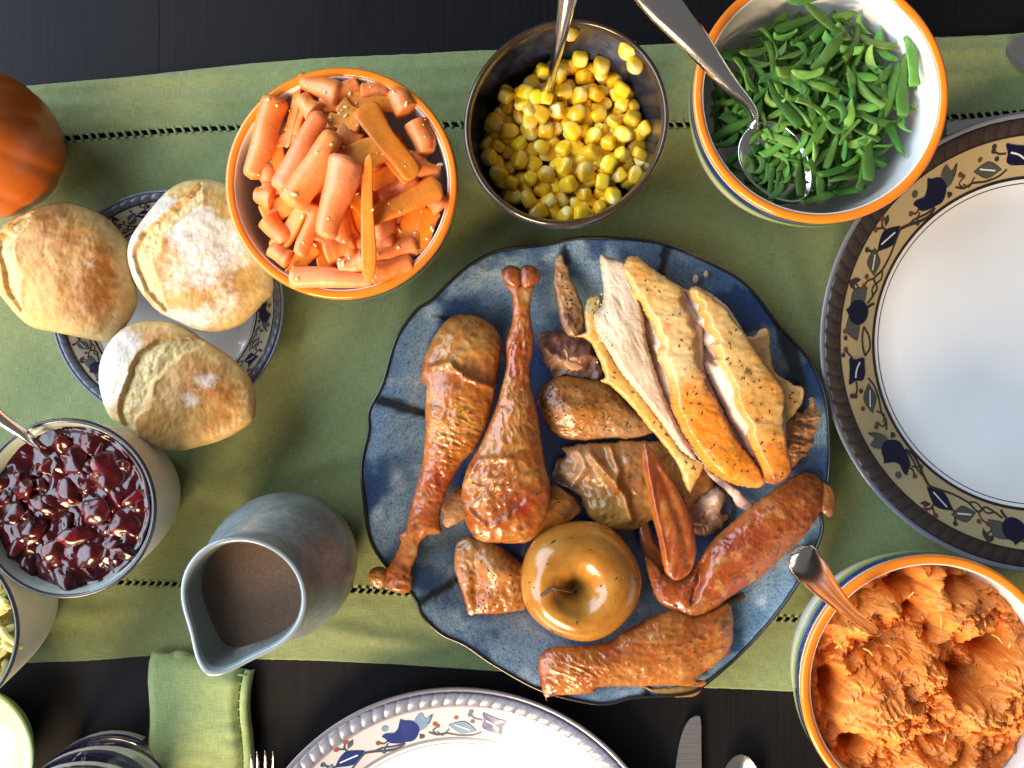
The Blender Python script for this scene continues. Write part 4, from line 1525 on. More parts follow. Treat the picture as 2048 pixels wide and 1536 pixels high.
for (x, y, z, yaw, q, s, what) in ((1822, 120, 0.078, 1.75, 1, 1.5, 'bright bean strip leaning up against the right inner wall'), (1806, 170, 0.070, 1.45, 4, 1.6, 'wide bean strip along the right inner wall'),
                                   (1613, 0, 0.082, 0.2, 2, 0.9, 'scrap of green bean stuck near the top rim'), (1690, 30, 0.074, 0.15, 0, 1.1, 'bean strip resting alone at the top of the pile'),
                                   (1655, 44, 0.075, 2.5, 6, 1.5, 'pale curved bean strip at the top of the pile'), (1738, 300, 0.072, 1.45, 4, 1.55, 'bright straight bean strip at the lower right of the pile'),
                                   (1565, 205, 0.076, 2.1, 4, 1.45, 'light green bean strip slanting beside the spoon neck'), (1660, 100, 0.078, 0.95, 1, 1.5, 'wide light green bean strip near the top centre'),
                                   (1600, 352, 0.074, 1.5, 4, 1.0, 'dark upright bean strip at the bottom of the pile'), (1645, 400, 0.068, 0.3, 0, 1.3, 'bean slice lying alone by the bottom rim'),
                                   (1683, 215, 0.080, 2.2, 5, 1.2, 'pale curled bean piece at the centre of the pile'), (1617, 150, 0.080, 0.1, 3, 1.2, 'palest curled bean piece on top of the pile')):
    if 'bottom rim' in what:
        x, y, z = 1640, 396, 0.073
    inst(beans[q], 'bean_slice', what, 'green bean', None, W(x, y, z), (0.15, 0.1, yaw), (s, s, s))


for q in range(20):
    a, rr = q * 2.4, math.sqrt(q / 20)
    inst(beans[(q * 5) % 16], 'bean_slice', 'dark green bean strip lying in the dish of the serving spoon', 'green bean', 'bean strips on the spoon', W(1562 + 40 * rr * math.cos(a), 330 + 44 * rr * math.sin(a), 0.0695 + 0.0011 * (q % 4)), (rb.gauss(0, 0.3), rb.gauss(0, 0.15), rb.gauss(0.9, 0.7)), (0.95, 0.95, 0.95))


# ---- mashed sweet potato
def mound(name, cx, cy, Rpx, z0, n, hfn, cfn, m, label, cat):
    """a bowl's filling: a disk of the given radius with a height over each spot, closed below"""
    k = kz(z0)
    V, C, rows = [], [], n
    A = 2 * n
    rr = np.linspace(0, 1, n + 1)[1:]
    th = np.linspace(0, 2 * math.pi, A, endpoint=False)
    RR, TH = np.meshgrid(rr, th, indexing='ij')
    px = cx + RR * Rpx * np.cos(TH)
    py = cy - RR * Rpx * np.sin(TH)
    px = np.concatenate([[cx], px.ravel()])
    py = np.concatenate([[cy], py.ravel()])
    r = np.concatenate([[0], RR.ravel()])
    h, ox, oy = hfn(px, py, r)
    c = cfn(px, py, r, h)
    V = np.stack([(px + ox - 1024) * k, (768 - py - oy) * k, z0 + h], 1)
    F = [(0, 1 + j, 1 + (j + 1) % A) for j in range(A)]
    for f in grid_faces(n, A, True):
        a, b, cc_, d = f
        F.append((1 + a, 1 + d, 1 + cc_, 1 + b))
    nn = len(V)
    last = 1 + (n - 1) * A
    V = np.vstack([V, V[last:last + A] * [0.9, 0.9, 1] + [(cx - 1024) * k * 0.1, (768 - cy) * k * 0.1, -0.03]])
    c = np.vstack([c, c[last:last + A]])
    F += [(last + j, nn + j, nn + (j + 1) % A, last + (j + 1) % A) for j in range(A)]
    return tag(mk(name, V, F, m, col=c), label, cat)


def gsum(px, py, L, ox=0, oy=0, s=1.0):
    t_ = 0
    for (x, y, rx, ry, a) in L:
        t_ = t_ + a * np.exp(-(((px - ox - x * s) / (rx * s)) ** 2 + ((py - oy - y * s) / (ry * s)) ** 2))
    return t_


def mash_h(px, py, r):
    wx, wy = px + 16 * pn(px * 0.03, py * 0.03, 1.0), py + 16 * pn(px * 0.03, py * 0.03, 7.0)
    g = gsum(wx, wy, [(800, 350, 85, 55, -0.016), (1060, 375, 55, 45, -0.011), (1330, 740, 95, 75, -0.018), (345, 1010, 45, 150, -0.014), (860, 530, 50, 36, -0.012), (470, 1370, 70, 70, -0.015),
                             (1200, 340, 120, 40, -0.008), (1150, 950, 110, 90, -0.010), (680, 740, 130, 60, -0.007), (960, 640, 60, 60, -0.006), (280, 760, 40, 70, -0.006),
                             (1110, 540, 170, 150, 0.013), (680, 500, 90, 70, 0.012), (500, 640, 160, 70, 0.009), (620, 1130, 230, 210, 0.016), (900, 880, 140, 160, 0.013), (1240, 1170, 260, 150, 0.014), (980, 380, 60, 120, 0.008),
                             (1500, 900, 180, 200, 0.012), (1050, 1500, 300, 120, 0.011), (450, 480, 60, 60, 0.006)], 1550, 1050, 0.3164)
    b1 = np.abs(pn(wx * 0.020, wy * 0.026, 2.0))
    b2 = np.abs(pn(wx * 0.052, wy * 0.060, 5.0))
    b3 = np.abs(pn(wx * 0.13, wy * 0.13, 8.0))
    b4 = fbm(wx * 0.22, wy * 0.22, 3.0, 3)
    h = g * 1.6 + 0.0190 * (b1 - 0.16) + 0.0075 * (b2 - 0.14) + 0.0036 * (b3 - 0.12) + 0.0018 * 0.5 * np.abs(pn(wx * 0.27, wy * 0.27, 18.0)) + 0.0006 * b4
    # torn ledges: heights gather towards steps
    st = 0.0052
    q = h / st + 0.25 * fbm(px * 0.05, py * 0.05, 4.0, 2)
    fl = np.floor(q)
    h = h * 0.90 + 0.10 * st * (fl + sst(0.52, 0.80, q - fl))
    h = h * (1 - 0.75 * sst(0.90, 1.0, r)) - 0.003 * sst(0.94, 1, r)
    return h, 1.5 * pn(px * 0.05, py * 0.05, 11.0) * (r < 0.97), 1.5 * pn(px * 0.05, py * 0.05, 15.0) * (r < 0.97)


def mash_c(px, py, r, h):
    f = 0.5 + 0.9 * fbm(px * 0.03, py * 0.03, 6.0, 4)
    c = cmix((0.72, 0.190, 0.022), (0.80, 0.285, 0.050), f)
    c = cmix(c, (0.80, 0.32, 0.07), 0.5 * sst(0.15, 0.5, fbm(px * 0.013, py * 0.013, 9.0, 3)))
    return c


M_MASH = tinted('sweet_potato', 0.48, 260, 0.18, 0.42, 330, 0.0013, sss=0.12, sssr=(0.005, 0.002, 0.0005), spec=0.45, rvar=0.15)
mound('sweet_potato_mash', 1842, 1357, 241, 0.070, 250, mash_h, mash_c, M_MASH, 'rough orange mashed sweet potato filling the striped bowl', 'mashed sweet potato')
pr = []
rf = random.Random(3)
for (x, y, dx, dy) in ((840, 460, 45, -45), (1050, 660, -10, -110), (1310, 590, 20, 60), (1075, 1020, -30, -120), (1370, 690, 70, 60), (430, 740, -50, 40), (1080, 1290, -15, 90), (640, 500, -15, -20), (1180, 690, -30, -20),
                       (370, 730, 60, 60), (740, 780, -40, -20), (1490, 720, -15, 60), (560, 780, 60, 50)):
    p = crop(1550, 1050, 0.3164, [(x, y), (x + dx * 0.5 + 8, y + dy * 0.5 - 6), (x + dx, y + dy)])
    z = 0.086
    pr.append(tube(open_spline([W(*p[0], z - 0.006), W(*p[1], z), W(*p[2], z - 0.001)], 5), [0.0005] * 9 + [0.00035, 0.0002], 5))
V, F, _ = join(pr)
tag(mk('potato_fibres', V, F, plain('fibre', (0.75, 0.40, 0.07), 0.5, 0.1)), 'thin yellow fibres standing out of the sweet potato mash', 'fibres', kind='stuff')

# ---- cranberry sauce and its berries
t = NT('cranberry_sauce')
t.set(color=t.mix(t.noise(120, 3), (0.022, 0.001, 0.003), (0.055, 0.002, 0.005)), rough=0.13, coat=0.15, coatr=0.06, spec=0.5, sss=0.08, sssr=(0.004, 0.0004, 0.0004))
M_SAUCE = t.m
t = NT('cranberry_skin')
c0 = t.ramp(t.noise(140, 4, 0.6), [(0.30, (0.016, 0.0008, 0.002)), (0.52, (0.050, 0.002, 0.004)), (0.76, (0.17, 0.007, 0.007))])
hs = t.n('ShaderNodeHueSaturation')
t.l(c0, hs.inputs['Color'])
t.l(t.math('ADD', t.math('MULTIPLY', t.rnd(), 0.9), 0.6), hs.inputs['Value'])
t.set(color=hs.outputs[0], rough=0.22, coat=0.15, coatr=0.08, spec=0.45, sss=0.08, sssr=(0.005, 0.0006, 0.0006))
t.bump(t.noise(170, 2, 0.4), 0.08, 0.0011)
M_BERRY = t.m
zs_ = 0.0715


CRAN = [(150, 905, 1.25), (225, 935, 1.45), (115, 930, 0.9), (190, 880, 0.9), (283, 1000, 0.95), (40, 980, 0.95), (200, 1030, 1.3), (260, 1050, 1.15), (165, 1080, 1.15), (60, 1060, 1.25), (120, 1105, 1.2),
        (185, 1115, 1.3), (230, 1100, 0.9), (140, 1160, 1.3), (90, 1000, 1.0), (140, 975, 1.1), (20, 1030, 1.1), (245, 985, 0.9), (100, 1140, 0.9), (255, 1110, 0.9), (30, 1090, 0.9), (180, 960, 1.0)]


def sauce_h(px, py, r):
    h = 0.0010 + 0.0022 * fbm(px * 0.022, py * 0.022, 2.0, 2) + 0.0012 * np.abs(pn(px * 0.04, py * 0.035, 8.0)) + 0.0016 * sst(0.93, 1, r)
    for (x, y, s) in CRAN:
        h = h + 0.0022 * np.exp(-((px - x) ** 2 + (py - y) ** 2) / (27 * s) ** 2)
    return h, 0 * px, 0 * px


mound('cranberry_sauce', 137, 1014, 166, zs_, 110, sauce_h, lambda a, b, c_, d: np.ones((len(a), 3)) * 0.5, M_SAUCE, 'glossy dark red cranberry sauce in the cream bowl', 'cranberry sauce')
berr = []
for q in range(8):
    u, f = sphere(30, 18)
    ds = 1 + 0.40 * pn(u[:, 0] * 1.3 + q * 3, u[:, 1] * 1.3, u[:, 2] * 1.3) - 0.14 * np.abs(pn(u[:, 0] * 2.6 + q, u[:, 1] * 2.6, u[:, 2] * 2.6 + q)) + 0.02 * pn(u[:, 0] * 6, u[:, 1] * 6 + q, u[:, 2] * 6)
    V = u * ds[:, None] * np.array((0.0080 + 0.0016 * (q % 3), 0.0068, 0.0050))
    berr.append(proto('cranberry', V, f, M_BERRY))
rk = random.Random(12)
got = []
for (x, y, s) in CRAN:
    got.append((x, y))
    inst(berr[rk.randrange(8)], 'cranberry', 'glossy swollen cranberry half sunk in the dark red sauce', 'cranberry', 'cranberries in the sauce', W(131 + (x - 131) * 0.95, 1017 + (y - 1017) * 0.94, zs_ + 0.0004), (rk.gauss(0, .4), rk.gauss(0, .4), rk.uniform(0, 6)), (s, s, s * 0.92))
for tr in range(3000):
    if len(got) > 54:
        break
    a, rr = rk.uniform(0, 6.283), math.sqrt(rk.random()) * 146
    x, y = 137 + rr * math.cos(a), 1016 + rr * math.sin(a)
    if any((x - p) ** 2 + (y - q) ** 2 < 21 ** 2 for p, q in got):
        continue
    if y < 925 and x < 120:
        continue
    got.append((x, y))
    s = rk.uniform(0.5, 0.85)
    inst(berr[rk.randrange(8)], 'cranberry', 'glossy swollen cranberry half sunk in the dark red sauce', 'cranberry', 'cranberries in the sauce', W(x, y, zs_ + 0.0002), (rk.gauss(0, .4), rk.gauss(0, .4), rk.uniform(0, 6)), (s, s, s))


# ---- yellow stuffing at the left edge
def st_h(px, py, r):
    h = 0.010 * (0.35 - np.abs(pn(px * 0.035, py * 0.035, 2.0))) + 0.005 * (0.3 - np.abs(pn(px * 0.09, py * 0.09, 5.0))) + 0.004
    return h * (1 - 0.8 * sst(0.9, 1, r)), 0 * px, 0 * px


mound('stuffing', -142, 1257, 172, 0.068, 110, st_h, lambda px, py, r, h: cmix((0.42, 0.30, 0.04), (0.66, 0.55, 0.14), 0.5 + 1.2 * fbm(px * 0.05, py * 0.05, 1.0, 3)),
      tinted('stuffing_crumb', 0.5, 300, 0.2, 0.4, 420), 'yellow stuffing heaped in the bowl at the left edge', 'stuffing')
shr = []
for q in range(4):
    p = open_spline([(-0.006, 0, 0), (-0.002, 0.0012 * (q - 1.5), 0.001), (0.002, -0.001, 0.0012), (0.006, 0.001 * q, 0)], 4)
    V, F = tube(p, [0.0005] + [0.0016] * (len(p) - 2) + [0.0006], 7, 0.8)
    shr.append(proto('stuffing_shred', V, F, plain('shred_%s' % 'abcd'[q], (0.72, 0.60, 0.20), 0.4, 0.2, 200, sss=0.1)))
for q in range(46):
    x, y = rk.uniform(-40, 30), rk.uniform(1165, 1365)
    if math.hypot(x + 142, y - 1257) > 166:
        continue
    inst(shr[q % 4], 'stuffing_shred', 'pale yellow shred lying on the stuffing at the left edge', 'stuffing shred', 'shreds on the stuffing', W(x, y, 0.0745), (rk.gauss(0, .4), rk.gauss(0, .4), rk.uniform(0, 6)), (rk.uniform(.8, 1.4),) * 3)

# ================================================================== BREAD ROLLS
t = NT('bread_crust')
c0 = t.tint()
fl = t.n('ShaderNodeAttribute')
fl.attribute_name = 'flour'
n1 = t.noise(260, 5, 0.7)
n2 = t.noise(55, 4, 0.6)
crk = t.vor(300, 'DISTANCE_TO_EDGE')
msk = t.math('ADD', fl.outputs['Fac'], t.math('MULTIPLY', t.math('SUBTRACT', t.math('ADD', t.math('MULTIPLY', n1, 0.6), t.math('MULTIPLY', n2, 0.6)), 0.60), 1.5))
msk = t.math('MULTIPLY', t.ramp(msk, [(0.48, 0), (0.84, 0.72)]), t.ramp(crk, [(0.02, 0.60), (0.12, 1)]))
msk = t.math('MULTIPLY', msk, t.ramp(fl.outputs['Fac'], [(0.02, 0), (0.12, 1)]))
c = t.mix(1.0, c0, t.ramp(n1, [(0.3, 0.72), (0.7, 1.12)]), 'MULTIPLY')
t.set(color=t.mix(msk, c, (0.72, 0.69, 0.64)), rough=t.math('ADD', t.math('MULTIPLY', msk, 0.3), 0.46), spec=0.35)
t.bump(n1, 0.35, 0.0010)
t.bump(t.noise(70, 4, 0.6), 0.30, 0.0016)
M_BREAD = t.m


def roll(label, outline, groove, gw, zmax, flour, brown, seed, crumbs):
    O = crop(0, 380, 0.358, outline)
    Gv = crop(0, 380, 0.358, groove)
    gx = [np.array(p) for p in Gv]
    Gs = open_spline([p[:2] for p in Gv], 6)
    wd = gw * 0.358

    def side(px, py):
        return line_sd(px, py, Gs)

    def masks(px, py):
        s, al = side(px, py)
        s = s + 5.5 * fbm(px * 0.05, py * 0.05, seed, 3) + 4 * pn(px * 0.03, py * 0.03, seed + 2)
        ends = np.sin(np.pi * np.clip(al, 0, 1)) ** 0.55 * ((al > 0.002) & (al < 0.998))
        w = wd * ends * (0.8 + 0.5 * pn(px * 0.02, py * 0.02, seed + 5))
        cr = sst(-2.5, 4.0, s) * (1 - sst(w * 0.75, w * 1.05 + 1, s)) * (ends > 0.05)
        lip = np.exp(-((s + 4.5) / 4.5) ** 2) * ends
        far = np.exp(-((s - w) / 5.0) ** 2) * ends
        return s, w, cr, lip, far, ends

    def disp(px, py, h, d):
        s, w, cr, lip, far, ends = masks(px, py)
        z = -cr * (0.0014 + 0.0012 * np.exp(-(s / 9.0) ** 2)) + lip * 0.0009 + far * 0.0004
        z = z + cr * 0.0010 * fbm(px * 0.10, py * 0.06, seed + 1, 4) - cr * 0.0007 * ridged(px * 0.05, py * 0.11, seed, 2) * 0.5
        z = z + 0.0022 * fbm(px * 0.016, py * 0.016, seed + 3, 3) + 0.00035 * ridged(px * 0.09, py * 0.05, seed + 7, 3)
        return z

    def color(px, py, h, d):
        s, w, cr, lip, far, ends = masks(px, py)
        f = 0.5 + 0.8 * fbm(px * 0.014, py * 0.014, seed + 4, 4)
        b = 0
        for (x, y, r, a) in brown:
            b = b + 0.95 * a * np.exp(-(((px - x * 0.358) ** 2 + (py - 380 - y * 0.358) ** 2) / (r * 0.358) ** 2))
        c = cmix((0.66, 0.41, 0.135), (0.58, 0.29, 0.075), f)
        c = cmix(c, (0.34, 0.115, 0.018), np.clip(b * (0.75 + 0.8 * fbm(px * 0.03, py * 0.03, seed + 8, 3)), 0, 1))
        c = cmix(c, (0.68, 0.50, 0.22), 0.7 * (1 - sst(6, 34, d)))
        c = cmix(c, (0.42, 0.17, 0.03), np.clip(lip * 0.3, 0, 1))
        cc_ = cmix((0.74, 0.56, 0.27), (0.64, 0.40, 0.13), 0.35 + 1.0 * fbm(px * 0.07, py * 0.07, seed + 6, 3))
        return np.clip(cmix(c, cc_, cr), 0, 0.9)

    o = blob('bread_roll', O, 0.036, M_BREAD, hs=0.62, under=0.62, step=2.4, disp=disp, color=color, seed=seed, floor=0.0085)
    me = o.data
    co = np.zeros(len(me.vertices) * 3)
    me.vertices.foreach_get('co', co)
    co = co.reshape(-1, 3)
    s_ = kz(0.036)
    px, py = co[:, 0] / s_ + 1024, 768 - co[:, 1] / s_
    _, _, cr, lip, far, _e = masks(px, py)
    fm = np.zeros(len(px))
    for (x, y, rx, ry, a) in flour:
        fm = fm + a * np.exp(-((((px - x * 0.358) / (rx * 0.358)) ** 2 + ((py - 380 - y * 0.358) / (ry * 0.358)) ** 2)))
    fm = np.clip(fm, 0, 1) * (1 - cr)
    at = me.attributes.new('flour', 'FLOAT', 'POINT')
    at.data.foreach_set('value', fm.astype(np.float32))
    return tag(o, label, 'bread roll', 'bread rolls on the small plate')


roll('golden brown crusty bread roll with little flour, touching the pumpkin',
     [(-8, 560), (-10, 430), (-8, 300), (20, 215), (90, 155), (200, 108), (300, 76), (370, 67), (440, 80), (520, 110), (600, 158), (660, 220), (710, 290), (735, 370), (745, 450), (765, 560), (765, 640), (730, 720), (680, 790), (610, 850), (500, 835), (400, 815), (280, 790), (190, 770), (120, 720), (60, 650), (20, 600)],
     [(240, 120), (120, 195), (45, 280), (50, 370), (70, 450), (85, 540), (110, 620), (160, 690)], 150, 0.05,
     [(390, 180, 110, 80, 0.55), (400, 740, 140, 60, 0.45), (560, 330, 70, 120, 0.4), (640, 700, 90, 80, 0.4), (180, 760, 60, 30, 0.5), (560, 440, 120, 60, 0.35)],
     [(420, 200, 190, 0.7), (640, 420, 170, 0.9), (560, 640, 200, 0.85), (300, 250, 150, 0.4), (40, 400, 60, 0.5), (690, 620, 120, 0.5)], 3.0, 0)
roll('flour dusted pale bread roll partly under the carrot bowl rim',
     [(718, 350), (740, 270), (790, 190), (860, 100), (930, 20), (1000, -30), (1060, -52), (1150, -58), (1250, -40), (1330, 5), (1400, 80), (1455, 190), (1495, 320), (1522, 480), (1525, 570), (1480, 620), (1420, 690), (1350, 750), (1260, 785), (1170, 797), (1080, 780), (1000, 740), (900, 690), (820, 610), (760, 520), (725, 430)],
     [(1150, -20), (1080, 70), (960, 170), (860, 240), (800, 330), (795, 430), (830, 530), (900, 630), (960, 690)], 170, 0.05,
     [(780, 330, 120, 420, 1.0), (1120, 200, 160, 160, 0.85), (1050, 730, 220, 70, 0.9), (1200, 420, 220, 220, 0.7), (1330, 330, 130, 160, 0.6), (880, 120, 130, 130, 0.9), (1000, 560, 90, 90, 0.5), (1350, 650, 140, 80, 0.5)],
     [(1060, 300, 130, 0.8), (1300, 480, 170, 0.55), (1180, 560, 170, 0.4), (960, 470, 60, 0.4)], 8.0, 0)
roll('pale bread roll with a wide split and floured left end, nearest the cranberry bowl',
     [(600, 880), (640, 820), (700, 765), (780, 735), (860, 730), (960, 738), (1060, 780), (1130, 830), (1230, 890), (1320, 960), (1390, 1040), (1425, 1130), (1430, 1220), (1410, 1290), (1330, 1350), (1230, 1400), (1110, 1435), (1000, 1458), (900, 1445), (800, 1400), (720, 1330), (640, 1290), (600, 1230), (575, 1150), (558, 1060), (568, 960)],
     [(1170, 840), (1050, 830), (930, 845), (840, 910), (790, 1000), (765, 1090), (720, 1170), (705, 1250), (730, 1330), (790, 1390)], 220, 0.05,
     [(620, 1000, 150, 330, 1.0), (760, 860, 150, 110, 0.65), (1190, 1060, 90, 60, 0.8), (1100, 1170, 70, 60, 0.6), (1250, 1180, 140, 100, 0.3), (960, 1340, 60, 40, 0.4), (700, 1060, 120, 80, 0.6)],
     [(1130, 1080, 140, 0.8), (1340, 1180, 130, 0.6), (1200, 1320, 200, 0.35), (820, 1370, 100, 0.7), (1290, 1330, 60, 0.6), (860, 800, 120, 0.5)], 14.0, 0)

# ================================================================== BLUE PLATTER
ZP = 0.024
PO = [(1000, 499), (1090, 488), (1160, 475), (1260, 478), (1330, 488), (1410, 520), (1470, 550), (1510, 585), (1560, 650), (1620, 720), (1650, 790), (1658, 880), (1656, 960), (1642, 1020), (1646, 1062), (1620, 1130), (1570, 1210), (1500, 1290), (1420, 1360), (1380, 1385), (1310, 1392), (1262, 1396), (1220, 1408), (1170, 1406), (1080, 1382), (990, 1332), (930, 1290), (884, 1268), (846, 1232), (826, 1190), (770, 1130), (740, 1080), (726, 1000), (722, 930), (736, 862), (738, 822), (765, 768), (792, 680), (830, 622), (862, 600), (892, 570), (940, 528)]
PP = closed_spline(PO, 4)
pc = np.array((1190.0, 940.0))
ang = np.arctan2(-(PP[:, 1] - pc[1]), PP[:, 0] - pc[0])
rad = np.hypot(PP[:, 0] - pc[0], PP[:, 1] - pc[1])
o_ = np.argsort(ang)
ang, rad = ang[o_], rad[o_]
A = 420
TH = np.linspace(-math.pi, math.pi, A, endpoint=False)
RO = np.interp(TH, np.concatenate([ang - 2 * math.pi, ang, ang + 2 * math.pi]), np.tile(rad, 3))
RM = 466.0
ridx = np.concatenate([np.linspace(0, 0.62, 26), np.linspace(0.64, 0.97, 44), np.linspace(0.978, 1.0, 7)])
Z0 = 0.0035
rows, cols = [], []
STREAK = [(1326, 515, 1336, 470, 1322, 560, 9), (760, 800, 850, 830, 850, 830, 13), (870, 632, 905, 640, 905, 640, 8), (835, 1206, 930, 1155, 930, 1155, 10), (1580, 1100, 1650, 1085, 1650, 1085, 10), (1128, 490, 1134, 520, 1130, 560, 8),
          (1290, 1395, 1310, 1350, 1310, 1350, 9), (1560, 640, 1600, 760, 1600, 820, 16), (1060, 1390, 1110, 1360, 1110, 1360, 7)]


def platter_color(px, py, q):
    f = 0.5 + 0.9 * fbm(px * 0.010, py * 0.010, 31.0, 4) + 0.35 * pn(px * 0.004, py * 0.004, 3.0)
    c = cmix((0.075, 0.155, 0.250), (0.235, 0.335, 0.42), f)
    c = cmix(c, (0.38, 0.47, 0.52), 0.8 * sst(0.08, 0.46, fbm(px * 0.012, py * 0.014, 44.0, 4)))
    c = cmix(c, (0.014, 0.045, 0.135), 0.9 * sst(0.02, 0.30, fbm(px * 0.009, py * 0.009, 57.0, 4)) * sst(0.66, 0.95, q) + 0.5 * sst(900, 600, py) * sst(1150, 1450, px))
    # fine speckle of the reactive glaze
    c = cmix(c, (0.02, 0.035, 0.07), 0.55 * sst(0.12, 0.40, pn(px * 0.55, py * 0.55, 3.0)))
    c = cmix(c, (0.012, 0.035, 0.20), 0.85 * (1 - sst(0.55, 0.66, q)))
    for (x0, y0, x1, y1, x2, y2, w) in STREAK:
        s, al = line_sd(px, py, [(x0, y0), (x1, y1), (x2 + 0.01, y2 + 0.01)])
        m = 1 - sst(w * 0.55, w * 1.25, np.abs(s) + 9 * fbm(px * 0.028, py * 0.028, 5.0, 3) + 2.5 * pn(px * 0.4, py * 0.4, 1.0))
        c = cmix(c, (0.006, 0.007, 0.010), 0.95 * m)
    return c


for q in ridx:
    rr = RO * q
    px, py = pc[0] + rr * np.cos(TH), pc[1] - rr * np.sin(TH)
    base = Z0 + 0.003 + (ZP - Z0 - 0.003) * sst(0.60, 1.02, np.full(A, q)) ** 0.9
    base = base + 0.0015 * np.sin(TH * 5 + 1.0) * sst(0.75, 1.0, q) + 0.0008 * fbm(px * 0.01, py * 0.01, 2.0, 3) * sst(0.5, 0.8, q)
    base = base - 0.0010 * sst(0.985, 1.0, q)
    k = kz(ZP)
    rows.append(np.stack([(px - 1024) * k, (768 - py) * k, base], 1))
    c = platter_color(px, py, np.full(A, q))
    cols.append(c)
platter = thing('turkey_platter', W(1190, 940, 0.002), 'large blue glazed stoneware platter with wavy dark edge holding the carved turkey', 'platter')
t = NT('blue_reactive_glaze')
c0 = t.tint()
n1 = t.noise(900, 3, 0.7)
t.set(color=t.mix(1.0, c0, t.ramp(n1, [(0.36, 0.55), (0.60, 1.12)]), 'MULTIPLY'), rough=t.math('ADD', t.math('MULTIPLY', t.noise(60, 3), 0.16), 0.16), coat=0.5, coatr=0.10)
t.bump(t.noise(120, 3), 0.14, 0.0009)
t.bump(n1, 0.10, 0.0003)
M_BLUE = t.m
mk('dish', np.concatenate(rows), [f for f in grid_faces(len(ridx), A, True)], M_BLUE, platter, col=np.concatenate(cols))
low = []
for q, dz in ((1.0, -0.0010), (1.004, -0.0022), (0.995, -0.0045), (0.85, -0.010), (0.62, -0.0205), (0.0, -0.0215)):
    rr = RO * q
    px, py = pc[0] + rr * np.cos(TH), pc[1] - rr * np.sin(TH)
    k = kz(ZP)
    low.append(np.stack([(px - 1024) * k, (768 - py) * k, np.full(A, ZP + dz) + 0.0015 * np.sin(TH * 5 + 1.0) * sst(0.75, 1.0, q)], 1))
mk('underside', np.concatenate(low), [f for f in grid_faces(len(low), A, True)], M_DARKW, platter)
k = kz(ZP)
rr = RO * 0.998
pth = np.stack([(pc[0] + rr * np.cos(TH) - 1024) * k, (768 - pc[1] + rr * np.sin(TH)) * k, ZP - 0.0006 + 0.0015 * np.sin(TH * 5 + 1.0) + 0.0006], 1)
V = []
for j in range(8):
    a = 2 * math.pi * j / 8
    V.append(pth + np.stack([np.cos(TH) * 0.0010 * math.cos(a), np.sin(TH) * 0.0010 * math.cos(a), np.full(A, 0.0010 * math.sin(a))], 1))
mk('rim_edge', np.concatenate(V), [f[::-1] for f in grid_faces(8, A, True)] + [(j, (j + 1) % A, 7 * A + (j + 1) % A, 7 * A + j) for j in range(A)], plain('dark_rim_line', (0.020, 0.015, 0.012), 0.25, 0.5, 70, coat=0.5), platter)

# ================================================================== TURKEY
M_SKIN = tinted('roast_skin', 0.30, 330, 0.22, 0.16, 160, 0.0010, wrk=True, sss=0.03, sssr=(0.004, 0.0015, 0.0005), coat=0.28, coatr=0.14, spec=0.5, rvar=0.20)
M_SKIN2 = tinted('crisp_skin', 0.31, 420, 0.30, 0.30, 330, 0.0009, sss=0.05, sssr=(0.004, 0.0015, 0.0005), coat=0.25, coatr=0.2, rvar=0.14)
M_MEAT = tinted('carved_meat', 0.44, 260, 0.14, 0.35, 500, 0.0007, fib=(90, 900, 90, -0.55), sss=0.12, sssr=(0.004, 0.002, 0.0012), spec=0.4)
M_DMEAT = tinted('dark_meat', 0.36, 260, 0.25, 0.5, 300, 0.0012, sss=0.10, sssr=(0.004, 0.0018, 0.001), spec=0.5)
TAN, GOLD, AMB, RED, BRN, DRK = (0.52, 0.34, 0.14), (0.56, 0.28, 0.062), (0.42, 0.155, 0.022), (0.24, 0.040, 0.012), (0.22, 0.075, 0.020), (0.060, 0.018, 0.008)
PALE, MEATC, PINK = (0.66, 0.56, 0.46), (0.62, 0.46, 0.36), (0.46, 0.25, 0.21)


def skin_color(a, b, spots=(), seed=0.0, sc=0.016, edge=None, edge_w=14, red=0.0, mul=(0.74, 0.60, 0.47)):
    def f(px, py, h, d):
        m = 0.5 + 1.5 * fbm(px * sc, py * sc, seed, 4)
        c = cmix(a, b, m)
        if red:
            c = cmix(c, RED, red * sst(0.10, 0.28, fbm(px * sc * 1.5, py * sc * 1.5, seed + 9, 4)))
            c = cmix(c, (0.60, 0.36, 0.12), 0.75 * sst(0.16, 0.32, fbm(px * sc * 1.2, py * sc * 1.2, seed + 19, 4)))
            c = cmix(c, (0.12, 0.030, 0.008), 0.6 * sst(0.22, 0.36, fbm(px * sc * 2.2, py * sc * 2.2, seed + 29, 4)))
        for (x, y, r, col, w) in spots:
            q = np.exp(-((px - x) ** 2 + (py - y) ** 2) / (r * r))
            q = np.clip(q * (1 + 0.9 * fbm(px * 0.045, py * 0.045, seed + 3, 3)), 0, 1)
            c = cmix(c, col, q * w)
        if edge is not None:
            c = cmix(c, edge, 0.8 * (1 - sst(0, edge_w, d)))
        c = c * (1 + 0.10 * fbm(px * 0.2, py * 0.2, seed + 5, 3))[..., None]
        return np.clip(c * np.array(mul), 0.002, 0.9)
    return f


def wr(seed, a=0.0012, sx=0.03, sy=0.03, b=0.0006, fine=0.00025, rot=0.0):
    cr, sr = math.cos(rot), math.sin(rot)

    def f(px, py, h, d):
        u, v = px * cr + py * sr, -px * sr + py * cr
        wob_ = 12 * pn(px * 0.02, py * 0.02, seed + 4)
        return 0.62 * a * fbm((u + wob_) * sx, (v + wob_) * sy, seed, 3) - 0.45 * b * np.abs(pn((u + wob_) * sx * 2.2, (v - wob_) * sy * 2.2, seed + 1)) * 2 + 0.45 * fine * fbm(px * 0.22, py * 0.22, seed + 2, 2)
    return f


def plus(*fs):
    return lambda px, py, h, d: sum(f(px, py, h, d) for f in fs)


